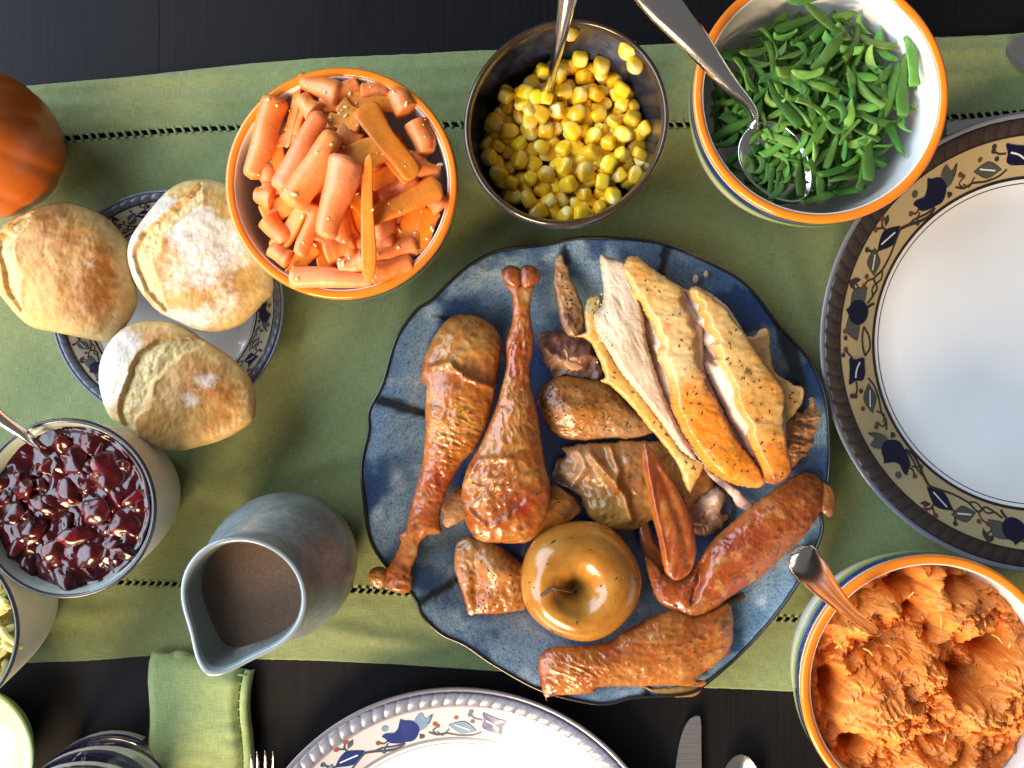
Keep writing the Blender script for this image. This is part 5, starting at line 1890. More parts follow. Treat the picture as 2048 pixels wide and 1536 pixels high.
def crinkles(x0, y0, rx, ry, rot, a, fu=0.022, fv=0.085, seed=3.0):
    cr, sr = math.cos(rot), math.sin(rot)

    def f(px, py, h, d):
        u, v = px * cr + py * sr, -px * sr + py * cr
        v = v + 7 * pn(px * 0.03, py * 0.03, seed + 6)
        n1 = pn(u * fu, v * fv, seed)
        n2 = pn(u * fu * 1.7 + 9, v * fv * 1.5, seed + 2)
        return 0.75 * a * (np.exp(-(n1 / 0.09) ** 2) + 0.6 * np.exp(-(n2 / 0.08) ** 2)) * np.exp(-(((px - x0) / rx) ** 2 + ((py - y0) / ry) ** 2) ** 1.5)
    return f


DOME = lambda px, py, h, d: 0.0055 * np.exp(-(((px - 1450) / 190) ** 2 + ((py - 770) / 230) ** 2))


def bumps(L):
    def f(px, py, h, d):
        z = 0
        for (x, y, rx, ry, a) in L:
            z = z + a * np.exp(-(((px - x) / rx) ** 2 + ((py - y) / ry) ** 2))
        return z
    return f


def ridgeline(pts, w, a, jig=3.0):
    def f(px, py, h, d):
        s, al = line_sd(px, py, pts)
        return a * np.exp(-((s + jig * fbm(px * 0.05, py * 0.05, 2.0, 2)) / w) ** 2)
    return f


hr = random.Random(77)


def herbs(o, n, col=(0.035, 0.030, 0.012), smin=0.0006, smax=0.0016):
    top = TOPS.get(o.name)
    if top is None or len(top) == 0:
        return
    pr = []
    for i in range(int(n * 0.55)):
        p = top[hr.randrange(len(top))]
        L, w = hr.uniform(smin, smax), hr.uniform(0.00025, 0.0005)
        a = hr.uniform(0, 3.14)
        u, v = np.array((math.cos(a), math.sin(a), hr.uniform(-.2, .2))), np.array((-math.sin(a), math.cos(a), 0))
        V = [p + u * L * s + v * w * t_ + np.array((0, 0, z)) for s, t_, z in ((-1, 0, .0002), (0, -1, .0003), (1, 0, .0003), (0, 1, .0003), (0, 0, .0006), (0, 0, -.0003))]
        pr.append((V, [(0, 1, 4), (1, 2, 4), (2, 3, 4), (3, 0, 4), (1, 0, 5), (2, 1, 5), (3, 2, 5), (0, 3, 5)]))
    V, F, _ = join(pr)
    mk('dried_herbs', V, F, M_HERB, o)['kind'] = 'stuff'


M_HERB = plain('dried_herb', (0.040, 0.032, 0.012), 0.7, 0.4, 200)
c4 = lambda L: crop(720, 500, 0.456, L)
c5 = lambda L: crop(1080, 480, 0.3515, L)
c6 = lambda L: crop(880, 860, 0.3906, L)

# scraps of meat underneath ------------------------------------------------
o = blob('meat_scrap', c5([(-10, 540), (60, 520), (130, 520), (190, 553), (262, 560), (312, 640), (345, 700), (372, 760), (345, 805), (250, 792), (160, 772), (90, 785), (40, 720), (8, 650)]), 0.017, M_DMEAT, hs=0.55, step=2.4, rag=7, ragf=0.05,
         disp=plus(wr(3, 0.005, 0.035, 0.016, 0.0032, 0.0004, 0.6), ridgeline(c5([(20, 620), (120, 690), (300, 650)]), 9, 0.004)), color=skin_color((0.20, 0.075, 0.065), (0.42, 0.25, 0.21), c5([]) + [(1130, 735, 22, (0.62, 0.42, 0.27), 0.8), (1165, 700, 25, (0.38, 0.19, 0.16), 0.6)], 4.0, 0.03))
tag(o, 'shredded dark pinkish turkey meat left of the pale carved slice', 'turkey meat')
o = blob('meat_flake', c5([(138, 620), (160, 640), (165, 680), (200, 690), (248, 712), (230, 735), (180, 742), (142, 715), (135, 690), (150, 670)]), 0.034, M_MEAT, hs=0.5, step=2, rag=3, disp=wr(7, 0.001), color=skin_color((0.66, 0.42, 0.26), (0.60, 0.34, 0.2), (), 2.0))
tag(o, 'small peach coloured flake of meat on the shredded dark meat', 'turkey meat')
o = blob('meat_scrap', c4([(350, 1120), (385, 1065), (430, 1040), (470, 1060), (475, 1150), (440, 1190), (382, 1216), (360, 1190), (368, 1150)]), 0.014, M_MEAT, hs=0.5, step=2.4, rag=4, disp=wr(9, 0.0015), color=skin_color((0.48, 0.25, 0.13), (0.58, 0.40, 0.27), (), 5.0, 0.04))
tag(o, 'flat tan scrap of meat between the two drumsticks', 'turkey meat')
o = blob('meat_scrap', c6([(1230, 380), (1300, 330), (1390, 290), (1450, 300), (1465, 350), (1440, 420), (1480, 440), (1420, 520), (1330, 545), (1250, 500)]), 0.016, M_DMEAT, hs=0.5, step=2.4, rag=8, disp=plus(wr(12, 0.003, 0.04, 0.04, 0.002), bumps([(1423, 992, 22, 24, 0.011)])),
         color=skin_color((0.34, 0.15, 0.12), (0.58, 0.44, 0.35), [(1423, 992, 30, (0.66, 0.60, 0.58), 0.95), (1400, 1050, 40, (0.16, 0.045, 0.035), 0.7)], 6.0, 0.03))
tag(o, 'torn meat with a white knob of cartilage behind the folded wing', 'turkey meat')

# skin flap piece behind the folded wing (thigh) -----------------------------
o = blob('thigh_piece', c6([(578, 225), (592, 160), (640, 130), (622, 92), (700, 72), (780, 60), (860, 66), (940, 50), (1040, 56), (1130, 60), (1240, 100), (1330, 170), (1392, 240), (1400, 305), (1330, 345), (1260, 430), (1180, 470), (1080, 462), (1050, 492), (960, 512), (860, 510), (790, 470), (740, 420), (722, 365), (690, 318), (640, 292), (592, 262)]), 0.018, M_SKIN,
         hs=0.62, cap=0.024, step=2.6, rag=5, ragf=0.05,
         disp=plus(wr(21, 0.0035, 0.022, 0.022, 0.0022), ridgeline(c6([(760, 120), (850, 220), (930, 330), (960, 440)]), 9, 0.0045), ridgeline(c6([(860, 80), (900, 200), (880, 300)]), 7, 0.003), ridgeline(c6([(700, 100), (740, 180), (680, 260)]), 8, 0.003)),
         color=skin_color((0.38, 0.175, 0.040), (0.52, 0.29, 0.085), c6([]) + [(1125, 950, 42, (0.58, 0.40, 0.28), 0.85), (1150, 905, 34, (0.56, 0.38, 0.26), 0.7), (1250, 910, 26, (0.52, 0.30, 0.15), 0.7), (1200, 1020, 34, (0.40, 0.27, 0.06), 0.5), (1270, 960, 30, (0.30, 0.12, 0.04), 0.6), (1350, 900, 40, (0.42, 0.24, 0.09), 0.5)], 8.0, 0.022))
tag(o, 'tan skinned turkey thigh with folded skin, behind the baked apple', 'turkey thigh')
herbs(o, 40)

# brown piece above it
o = blob('thigh_piece', c5([(-20, 900), (-5, 850), (50, 800), (120, 775), (200, 780), (290, 792), (365, 805), (425, 850), (475, 905), (530, 965), (600, 1025), (655, 1085), (600, 1112), (520, 1132), (430, 1127), (340, 1132), (260, 1142), (150, 1132), (70, 1092), (20, 1022), (-12, 950)]), 0.020, M_SKIN2,
         hs=0.70, cap=0.025, step=2.6, rag=3, disp=plus(wr(31, 0.0022, 0.025, 0.04, 0.0012, 0.0006), bumps([(1150, 820, 40, 20, 0.003)])),
         color=skin_color((0.40, 0.15, 0.022), (0.52, 0.26, 0.06), [(1265, 866, 55, (0.58, 0.38, 0.20), 0.9), (1210, 876, 30, (0.58, 0.42, 0.28), 0.7), (1105, 790, 30, (0.24, 0.09, 0.025), 0.7), (1180, 770, 40, (0.30, 0.13, 0.03), 0.6), (1150, 845, 40, (0.52, 0.26, 0.06), 0.5)], 3.0, 0.03))
tag(o, 'herb speckled brown turkey thigh between the drumstick and the pale slice', 'turkey thigh')
herbs(o, 110)

# right hand torn pieces of the breast
o = blob('breast_scrap', c5([(1385, 1060), (1440, 1000), (1490, 975), (1525, 940), (1520, 905), (1560, 885), (1612, 920), (1592, 950), (1626, 962), (1602, 1000), (1600, 1050), (1562, 1102), (1542, 1180), (1502, 1240), (1440, 1300), (1380, 1330), (1350, 1200), (1360, 1110)]), 0.022, M_DMEAT, hs=0.55, step=2.4, rag=8, ragf=0.07, disp=wr(41, 0.004, 0.03, 0.05, 0.0025, 0.0006),
         color=skin_color((0.56, 0.30, 0.17), (0.66, 0.46, 0.30), [(1630, 830, 22, (0.58, 0.42, 0.26), 0.8), (1600, 900, 40, (0.28, 0.10, 0.05), 0.7)], 11.0, 0.03))
tag(o, 'ragged meat shred at the right end of the carved breast', 'turkey meat')
o = blob('skin_flap', c5([(1150, 545), (1215, 548), (1262, 502), (1303, 512), (1312, 600), (1322, 700), (1345, 760), (1440, 820), (1502, 850), (1496, 920), (1440, 1000), (1380, 1052), (1370, 1000), (1330, 900), (1270, 760), (1220, 650)]), 0.040, M_SKIN, hs=0.36, cap=0.010, step=2.6, rag=3, disp=wr(43, 0.003, 0.02, 0.03, 0.001),
         color=skin_color((0.70, 0.50, 0.24), (0.66, 0.38, 0.12), [(1525, 680, 24, (0.46, 0.20, 0.06), 0.6), (1500, 690, 20, (0.6, 0.42, 0.33), 0.5)], 12.0, mul=(1.0, 0.95, 0.88)))
tag(o, 'thin tan flap of turkey skin hanging off the right breast slice', 'turkey skin')
herbs(o, 12)

# three breast slices
M1 = c5([(925, 1275), (1000, 1330), (1080, 1385), (1150, 1440), (1205, 1500), (1192, 1540), (1130, 1522), (1080, 1450), (1005, 1385), (950, 1330)])
o = blob('meat_scrap', M1, 0.022, M_MEAT, hs=0.7, step=2.4, rag=3, disp=wr(51, 0.002, 0.05, 0.02, 0.001, 0.0003, 0.7), color=skin_color((0.50, 0.30, 0.25), (0.66, 0.52, 0.44), (), 13.0, 0.03, mul=(1.0, 0.96, 0.90)))
tag(o, 'pinkish strip of meat poking out below the glazed breast slices', 'turkey meat')


def tilt(x0, y0, x1, y1, a):
    L2 = (x1 - x0) ** 2 + (y1 - y0) ** 2
    return lambda px, py, h, d: a * (((px - x0) * (x1 - x0) + (py - y0) * (y1 - y0)) / L2)


S1 = thing('breast_slice', W(1290, 740, 0.02), 'pale leftmost breast slice showing its white cut face, golden skin along its left edge', 'turkey breast', 'carved breast slices')
skin1 = c5([(352, 330), (300, 318), (262, 350), (252, 420), (262, 510), (235, 535), (195, 552), (240, 556), (290, 590), (330, 670), (370, 775), (345, 800), (400, 830), (440, 866), (520, 945), (600, 1045), (680, 1135), (742, 1215), (790, 1292), (815, 1372), (851, 1440), (880, 1392), (930, 1282), (862, 1240), (800, 1190), (760, 1100), (690, 1010), (600, 900), (520, 800), (440, 700), (380, 600), (350, 500), (350, 420)])
o = blob('skin', skin1, 0.030, M_SKIN, S1, hs=0.65, step=2.4, rag=2.2, disp=wr(61, 0.0014, 0.03, 0.03, 0.0008), color=skin_color((0.60, 0.36, 0.10), (0.62, 0.29, 0.055), [(1365, 925, 40, (0.62, 0.44, 0.15), 0.8), (1180, 615, 26, (0.30, 0.26, 0.10), 0.9), (1160, 672, 16, (0.66, 0.24, 0.03), 0.8), (1320, 830, 10, (0.34, 0.06, 0.03), 0.7), (1230, 730, 30, (0.62, 0.26, 0.04), 0.6)], 15.0, 0.02, mul=(1.0, 0.96, 0.90)))
herbs(o, 30)
face1 = c5([(343, 84), (400, 100), (485, 122), (500, 190), (530, 260), (562, 330), (592, 450), (604, 560), (642, 700), (692, 850), (742, 970), (802, 1090), (852, 1170), (892, 1250), (932, 1275), (872, 1250), (800, 1195), (745, 1115), (682, 1030), (602, 925), (520, 825), (450, 735), (396, 645), (342, 560), (312, 490), (310, 420), (350, 370), (360, 290), (350, 200)])
o = blob('meat', face1, 0.0345, M_MEAT, S1, hs=0.8, cap=0.0042, step=2.4, rag=2.6, ragf=0.12, disp=plus(wr(63, 0.0010, 0.05, 0.012, 0.0012, 0.0003, -0.5), tilt(1200, 760, 1290, 700, 0.0025), bumps([(1235, 650, 26, 50, 0.0016)])),
         color=skin_color((0.58, 0.46, 0.34), (0.50, 0.35, 0.25), [(1240, 560, 40, (0.68, 0.60, 0.54), 0.6), (1350, 870, 40, (0.60, 0.40, 0.30), 0.7), (1226, 660, 34, (0.74, 0.66, 0.52), 0.6), (1360, 900, 25, (0.62, 0.40, 0.34), 0.6), (1290, 620, 30, (0.58, 0.44, 0.35), 0.6)], 16.0, 0.014, mul=(1.0, 0.96, 0.90)))
# crumbly stuffing grains on the cut face
pr = []
for i in range(90):
    x, y = hr.gauss(1222, 16), hr.gauss(655, 36)
    s = hr.uniform(0.0003, 0.0007)
    p = np.array(W(x, y, 0.0405))
    pr.append((sv * s * (1 + 0.3 * pn(sv[:, 0] * 2 + i, sv[:, 1] * 2, sv[:, 2]))[:, None] + p, sf))
V, F, _ = join(pr)
mk('meat_crumbs', V, F, M_MEAT, S1, col=np.full((len(V), 3), 0.66) * (1, 0.86, 0.66))['kind'] = 'stuff'

S2 = thing('breast_slice', W(1420, 760, 0.02), 'middle breast slice with broad golden skin and a glossy orange lower end', 'turkey breast', 'carved breast slices')
o = blob('lower_meat', c5([(545, 200), (700, 250), (900, 310), (1100, 470), (1230, 680), (1330, 860), (1390, 1100), (1400, 1250), (1250, 1350), (1100, 1350), (960, 1270), (850, 1150), (750, 1000), (670, 860), (615, 660), (560, 430)]), 0.027, M_MEAT, S2, hs=0.5, cap=0.012, step=3, rag=3, disp=wr(69, 0.002), color=skin_color((0.68, 0.50, 0.38), (0.58, 0.38, 0.27), (), 14.5, 0.02, mul=(1.0, 0.96, 0.90)))
meat2 = c5([(560, 130), (620, 160), (700, 220), (800, 265), (850, 330), (900, 420), (930, 540), (930, 640), (935, 720), (1000, 880), (1080, 1040), (1150, 1170), (1260, 1330), (1200, 1390), (1080, 1375), (960, 1310), (870, 1200), (800, 1100), (735, 960), (715, 850), (690, 760), (660, 690), (640, 640), (625, 600), (640, 560), (600, 450), (560, 350), (520, 240)])
o = blob('meat', meat2, 0.030, M_MEAT, S2, hs=0.8, cap=0.0085, step=2.8, rag=3, ragf=0.1, disp=plus(wr(71, 0.0014, 0.05, 0.02, 0.001, 0.0003, -0.5), DOME), color=skin_color((0.60, 0.42, 0.34), (0.66, 0.54, 0.44), (), 17.0, 0.02, mul=(1.0, 0.96, 0.90)))
skin2 = c5([(500, 95), (550, 92), (612, 140), (640, 160), (690, 195), (745, 232), (802, 265), (815, 310), (800, 345), (820, 390), (860, 430), (850, 470), (890, 530), (872, 590), (890, 640), (885, 680), (908, 730), (945, 772), (935, 800), (960, 850), (1002, 900), (1022, 960), (1050, 1010), (1072, 1060), (1112, 1130), (1160, 1190), (1210, 1250), (1250, 1310), (1285, 1372), (1240, 1410), (1150, 1402), (1060, 1372), (980, 1322), (920, 1260), (870, 1180), (820, 1110), (780, 1030), (745, 950), (738, 860), (720, 780), (690, 700), (668, 690), (672, 620), (690, 600), (655, 530), (642, 480), (600, 425), (572, 360), (530, 330), (515, 270), (470, 195), (470, 150)])
GL = [(1365, 800, 64, (0.74, 0.24, 0.020), 0.95), (1405, 860, 70, (0.74, 0.20, 0.014), 1.0), (1450, 930, 80, (0.78, 0.24, 0.016), 1.0), (1270, 540, 25, (0.60, 0.27, 0.05), 0.8), (1350, 720, 40, (0.62, 0.50, 0.27), 0.8), (1340, 640, 40, (0.62, 0.46, 0.22), 0.6), (1300, 600, 30, (0.60, 0.36, 0.12), 0.6), (1330, 655, 12, (0.55, 0.15, 0.03), 0.6)]
o = blob('skin', skin2, 0.0400, M_SKIN, S2, hs=0.75, cap=0.0060, step=2.2, rag=3.4, ragf=0.22, disp=plus(wr(73, 0.0022, 0.018, 0.03, 0.0009, 0.0004), DOME, crinkles(1430, 900, 90, 90, 0.9, 0.00018), bumps([(1440, 930, 60, 45, 0.004), (1380, 800, 40, 60, 0.0015)])), color=skin_color((0.62, 0.41, 0.16), (0.60, 0.29, 0.055), GL, 18.0, 0.016, mul=(1.0, 0.96, 0.90)))
herbs(o, 60)

S3 = thing('breast_slice', W(1500, 740, 0.02), 'rightmost breast slice, tan skin on top and a pale cut edge on its left', 'turkey breast', 'carved breast slices')
meat3 = c5([(815, 275), (845, 300), (880, 280), (960, 300), (1080, 400), (1200, 600), (1330, 800), (1380, 950), (1400, 1150), (1420, 1290), (1330, 1380), (1262, 1360), (1225, 1285), (1165, 1190), (1115, 1090), (1060, 1020), (1040, 960), (1000, 890), (955, 800), (920, 720), (945, 680), (985, 700), (950, 640), (915, 575), (925, 520), (845, 465), (885, 445), (860, 395)])
o = blob('meat', meat3, 0.036, M_MEAT, S3, hs=0.8, cap=0.0110, step=2.6, rag=3.5, ragf=0.13, disp=plus(wr(81, 0.0012, 0.05, 0.02, 0.001, 0.0003, -0.5), DOME), color=skin_color((0.70, 0.56, 0.47), (0.64, 0.45, 0.36), (), 19.0, 0.02, mul=(1.0, 0.96, 0.90)))
skin3 = c5([(850, 285), (892, 262), (940, 292), (1002, 342), (1062, 392), (1102, 452), (1152, 512), (1192, 572), (1242, 652), (1302, 732), (1352, 800), (1392, 880), (1382, 1000), (1392, 1090), (1408, 1180), (1432, 1290), (1400, 1352), (1330, 1392), (1285, 1372), (1262, 1310), (1222, 1230), (1172, 1120), (1172, 1060), (1130, 1010), (1090, 930), (1080, 860), (1050, 790), (1010, 720), (985, 690), (1000, 660), (965, 600), (985, 570), (940, 500), (930, 450), (900, 420), (905, 370), (868, 345)])
o = blob('skin', skin3, 0.0450, M_SKIN, S3, hs=0.75, cap=0.0060, step=2.2, rag=2.6, ragf=0.22, disp=plus(wr(83, 0.0024, 0.016, 0.028, 0.0009, 0.0004), DOME, bumps([(1545, 950, 40, 30, 0.003)])), color=skin_color((0.56, 0.35, 0.125), (0.54, 0.25, 0.050), [(1555, 930, 60, (0.72, 0.21, 0.016), 1.0), (1540, 955, 14, (0.16, 0.04, 0.01), 0.8), (1480, 800, 22, (0.56, 0.22, 0.03), 0.7), (1500, 650, 50, (0.52, 0.34, 0.14), 0.6), (1488, 745, 7, (0.20, 0.04, 0.012), 0.9), (1507, 838, 6, (0.16, 0.03, 0.01), 0.9), (1450, 640, 40, (0.58, 0.42, 0.19), 0.6)], 20.0, 0.016, mul=(1.0, 0.96, 0.90)))
herbs(o, 60)

# skin strip at the upper left of the breast, crumbs on the rim
o = blob('skin_strip', c5([(95, 92), (125, 84), (142, 130), (160, 155), (172, 205), (200, 262), (236, 352), (250, 420), (255, 482), (215, 542), (190, 556), (140, 520), (112, 430), (95, 322), (78, 230), (82, 150)]), 0.026, M_SKIN2, hs=0.5, step=2.2, rag=2.5, disp=wr(91, 0.003, 0.03, 0.03, 0.0015), color=skin_color((0.46, 0.25, 0.095), (0.50, 0.34, 0.19), [(1140, 640, 26, (0.12, 0.05, 0.02), 0.9), (1120, 520, 16, (0.62, 0.50, 0.36), 0.9), (1160, 660, 16, (0.2, 0.09, 0.03), 0.7), (1118, 590, 16, (0.5, 0.22, 0.06), 0.6)], 21.0, 0.04))
tag(o, 'narrow herb crusted strip of skin standing left of the pale slice', 'turkey skin')
herbs(o, 60)
for (x, y, s, what) in ((1412, 548, 5.5, 'larger white crumb of meat on the upper right platter rim'), (1391, 559, 6.5, 'smaller greyish crumb of meat beside it on the platter rim')):
    o = blob('meat_crumb', [(x - s, y + 3), (x - 2, y - s * 1.3), (x + s * 0.8, y - s), (x + s, y + 2), (x + 1, y + s * 1.3)], 0.0255, M_MEAT, hs=0.7, step=1.4, rag=2, color=skin_color((0.66, 0.6, 0.52), (0.6, 0.52, 0.44), (), x))
    tag(o, what, 'crumb')

# drumsticks ------------------------------------------------------------------
D1 = c4([(390, 298), (460, 280), (540, 300), (600, 350), (622, 420), (606, 540), (592, 640), (572, 740), (542, 812), (510, 872), (450, 930), (402, 1020), (372, 1090), (352, 1170), (356, 1238), (300, 1252), (266, 1278), (254, 1332), (228, 1400), (232, 1450), (226, 1490), (190, 1508), (150, 1498), (118, 1482), (110, 1440), (112, 1405), (128, 1380), (148, 1340), (178, 1284), (166, 1250), (200, 1225), (216, 1150), (240, 1060), (264, 980), (280, 880), (286, 780), (286, 680), (290, 600), (270, 570), (272, 500), (300, 430), (332, 370)])
leg1 = thing('drumstick', W(960, 820, 0.02), 'left roasted drumstick, bone end pointing down over the platter rim', 'drumstick', 'turkey drumsticks')
sp1 = [(950, 735, 30, RED, 0.75), (935, 690, 50, (0.50, 0.29, 0.085), 0.8), (870, 770, 26, (0.36, 0.12, 0.04), 0.6), (930, 830, 40, GOLD, 0.7), (900, 890, 40, (0.52, 0.20, 0.035), 0.8), (885, 960, 36, (0.34, 0.050, 0.020), 0.9), (860, 1020, 36, (0.30, 0.060, 0.022), 0.8),
       (860, 1005, 18, (0.50, 0.2, 0.08), 0.5), (960, 880, 24, (0.34, 0.12, 0.025), 0.6), (815, 1110, 24, (0.44, 0.22, 0.09), 0.9), (830, 1100, 10, (0.6, 0.42, 0.22), 0.8), (802, 1150, 22, (0.30, 0.10, 0.03), 0.9), (790, 1120, 14, (0.22, 0.06, 0.03), 0.7), (980, 790, 30, AMB, 0.5)]
crink = lambda x0, y0, rx, ry, rot, a, fr: (lambda px, py, h, d: a * np.sin(((py - y0) * math.cos(rot) - (px - x0) * math.sin(rot)) * fr + 6.0 * fbm(px * 0.022, py * 0.022, 5.0, 3) + 2 * pn(px * 0.06, py * 0.05, 8.0)) * np.exp(-(((px - x0) / rx) ** 2 + ((py - y0) / ry) ** 2)))
o = blob('meat_and_skin', D1, 0.026, M_SKIN, leg1, hs=0.66, under=0.62, floor=0.0075, step=2.3, rag=1.6, ragf=0.08,
         disp=plus(wr(101, 0.0018, 0.022, 0.022, 0.0016, 0.0003), crinkles(905, 865, 60, 75, 0.25, 0.0011), crinkles(880, 960, 45, 50, 1.3, 0.0005), crink(905, 870, 55, 60, 0.15, 0.00022, 0.33), crink(870, 990, 40, 70, 0.2, 0.00012, 0.5), ridgeline(c4([(320, 520), (400, 500), (470, 560), (600, 610)]), 6, 0.0020), bumps([(950, 735, 26, 24, -0.0022), (870, 765, 16, 30, -0.0012)])),
         color=skin_color((0.46, 0.20, 0.034), (0.36, 0.095, 0.014), sp1, 22.0, 0.018, red=0.5, mul=(0.86, 0.74, 0.60)))
herbs(o, 26)
o = blob('knuckle', c4([(48, 1462), (36, 1425), (60, 1394), (100, 1390), (124, 1412), (126, 1450), (104, 1480), (74, 1484)]), 0.026, M_SKIN2, leg1, hs=0.8, under=0.7, step=2, rag=1.5, disp=wr(103, 0.0012, 0.08, 0.08, 0.0008), color=skin_color((0.50, 0.27, 0.075), (0.42, 0.18, 0.04), (), 23.0, 0.05))

D2 = c4([(640, 150), (650, 175), (665, 195), (671, 250), (666, 320), (642, 400), (642, 500), (622, 600), (592, 700), (552, 800), (520, 870), (482, 930), (456, 1000), (443, 1080), (455, 1150), (480, 1230), (530, 1276), (600, 1281), (690, 1278), (760, 1250), (800, 1200), (830, 1130), (836, 1040), (816, 960), (800, 860), (786, 760), (772, 680), (752, 600), (746, 520), (760, 440), (762, 380), (752, 320), (747, 260), (756, 190), (766, 155), (740, 140), (705, 150), (670, 140)])
leg2 = thing('drumstick', W(1025, 850, 0.03), 'right roasted drumstick standing knuckle up with a thick glazed thigh end', 'drumstick', 'turkey drumsticks')
flap = c4([(455, 1130), (480, 1232), (530, 1277), (600, 1284), (700, 1287), (760, 1272), (840, 1222), (900, 1202), (965, 1152), (950, 1100), (900, 1058), (850, 1030), (800, 1060), (700, 1120), (560, 1160)])
o = blob('lower_skin', flap, 0.027, M_SKIN, leg2, hs=0.60, under=0.6, floor=0.009, step=2.4, rag=2, disp=wr(113, 0.002, 0.025, 0.025, 0.001), color=skin_color((0.50, 0.22, 0.038), (0.42, 0.14, 0.018), [(1100, 1010, 40, (0.34, 0.15, 0.035), 0.7), (1150, 1010, 26, (0.22, 0.09, 0.03), 0.8)], 25.0, 0.025))
herbs(o, 26)
sp2 = [(1032, 1000, 34, RED, 0.9), (1015, 975, 40, (0.32, 0.075, 0.022), 0.7), (1050, 1015, 14, (0.36, 0.02, 0.012), 0.9), (985, 960, 30, (0.48, 0.24, 0.06), 0.7), (1020, 870, 40, (0.42, 0.22, 0.055), 0.7), (1020, 800, 26, (0.44, 0.25, 0.07), 0.6), (1030, 740, 26, (0.26, 0.050, 0.020), 0.9), (1050, 690, 30, (0.30, 0.075, 0.025), 0.8),
       (1045, 630, 26, (0.40, 0.13, 0.035), 0.8), (1055, 590, 12, (0.62, 0.44, 0.2), 0.8), (1032, 570, 14, (0.40, 0.12, 0.03), 0.7), (1070, 850, 40, (0.28, 0.085, 0.025), 0.7), (1085, 930, 30, (0.38, 0.15, 0.035), 0.7), (960, 1000, 26, (0.44, 0.17, 0.04), 0.6), (1075, 780, 26, (0.24, 0.06, 0.02), 0.7)]
o = blob('meat_and_skin', D2, 0.034, M_SKIN, leg2, hs=0.62, under=0.6, floor=0.0085, step=2.3, rag=1.2, ragf=0.08,
         disp=plus(wr(111, 0.0018, 0.022, 0.020, 0.0016, 0.0003), crinkles(990, 970, 60, 60, -0.6, 0.0009), crinkles(1020, 840, 50, 70, 1.2, 0.0006, seed=8.0), crinkles(1040, 680, 40, 80, 1.5, 0.0005), crink(1035, 700, 40, 90, -1.4, 0.0003, 0.5), crink(975, 985, 45, 55, -0.5, 0.0007, 0.28), ridgeline(c4([(460, 1120), (560, 1210), (660, 1160), (760, 1080), (830, 1040)]), 7, 0.0018), bumps([(1035, 1000, 28, 24, -0.0020)]), ridgeline(c4([(470, 1000), (520, 920), (660, 905)]), 6, 0.0016)),
         color=skin_color((0.44, 0.18, 0.030), (0.34, 0.080, 0.013), sp2, 24.0, 0.018, red=0.45, mul=(0.86, 0.74, 0.60)))
herbs(o, 26)
for pts in ([(622, 118), (622, 90), (650, 68), (692, 74), (708, 100), (706, 140), (690, 168), (660, 160), (636, 145)], [(700, 100), (708, 74), (742, 66), (780, 84), (792, 118), (780, 145), (756, 160), (720, 168), (704, 140)]):
    o = blob('knuckle', c4(pts), 0.037, M_SKIN2, leg2, hs=0.85, under=0.7, step=1.8, disp=wr(115, 0.0008, 0.07, 0.07, 0.0004), color=skin_color((0.40, 0.14, 0.035), (0.28, 0.075, 0.022), (), 26.0, 0.05))

# chunk left of the apple
o = blob('turkey_chunk', c6([(75, 622), (92, 570), (140, 545), (212, 560), (272, 570), (330, 600), (382, 650), (440, 700), (440, 780), (440, 850), (440, 912), (350, 936), (250, 942), (182, 946), (146, 966), (130, 890), (100, 800), (77, 720)]), 0.018, M_SKIN, hs=0.60, cap=0.022, step=2.4, rag=3,
         disp=plus(wr(121, 0.0030, 0.025, 0.025, 0.0020, 0.0005), bumps([(1000, 1130, 34, 26, 0.005), (955, 1160, 14, 50, -0.004)])),
         color=skin_color((0.46, 0.23, 0.070), (0.44, 0.17, 0.036), [(930, 1110, 36, (0.50, 0.33, 0.17), 0.8), (1000, 1130, 34, (0.58, 0.32, 0.11), 0.8), (960, 1225, 40, (0.42, 0.14, 0.035), 0.7), (1020, 1095, 26, (0.22, 0.05, 0.02), 0.8)], 27.0, 0.03))
tag(o, 'square tan chunk of turkey at the left of the baked apple', 'turkey meat')
herbs(o, 40)

# wings --------------------------------------------------------------------
wing1 = thing('turkey_wing', W(1420, 1100, 0.02), 'folded reddish wing bent in a V, its pointed tip standing up', 'turkey wing', 'turkey wings')
W1c = [(1590, 1010, 50, (0.34, 0.115, 0.030), 0.6), (1500, 1090, 40, (0.30, 0.050, 0.014), 0.7), (1450, 1140, 40, (0.36, 0.085, 0.02), 0.6), (1560, 1110, 50, (0.44, 0.20, 0.055), 0.6), (1400, 1210, 30, (0.46, 0.20, 0.05), 0.6), (1610, 960, 36, (0.30, 0.10, 0.025), 0.6), (1550, 1150, 30, (0.48, 0.23, 0.07), 0.6)]
o = blob('inner_joint', c6([(1018, 500), (1062, 470), (1100, 560), (1150, 660), (1180, 760), (1180, 840), (1120, 860), (1085, 790), (1062, 720), (1040, 640), (1025, 570)]), 0.020, M_SKIN, wing1, hs=0.6, step=2.4, rag=2, disp=wr(131, 0.002), color=skin_color((0.26, 0.065, 0.022), (0.34, 0.11, 0.03), (), 28.0, 0.03))
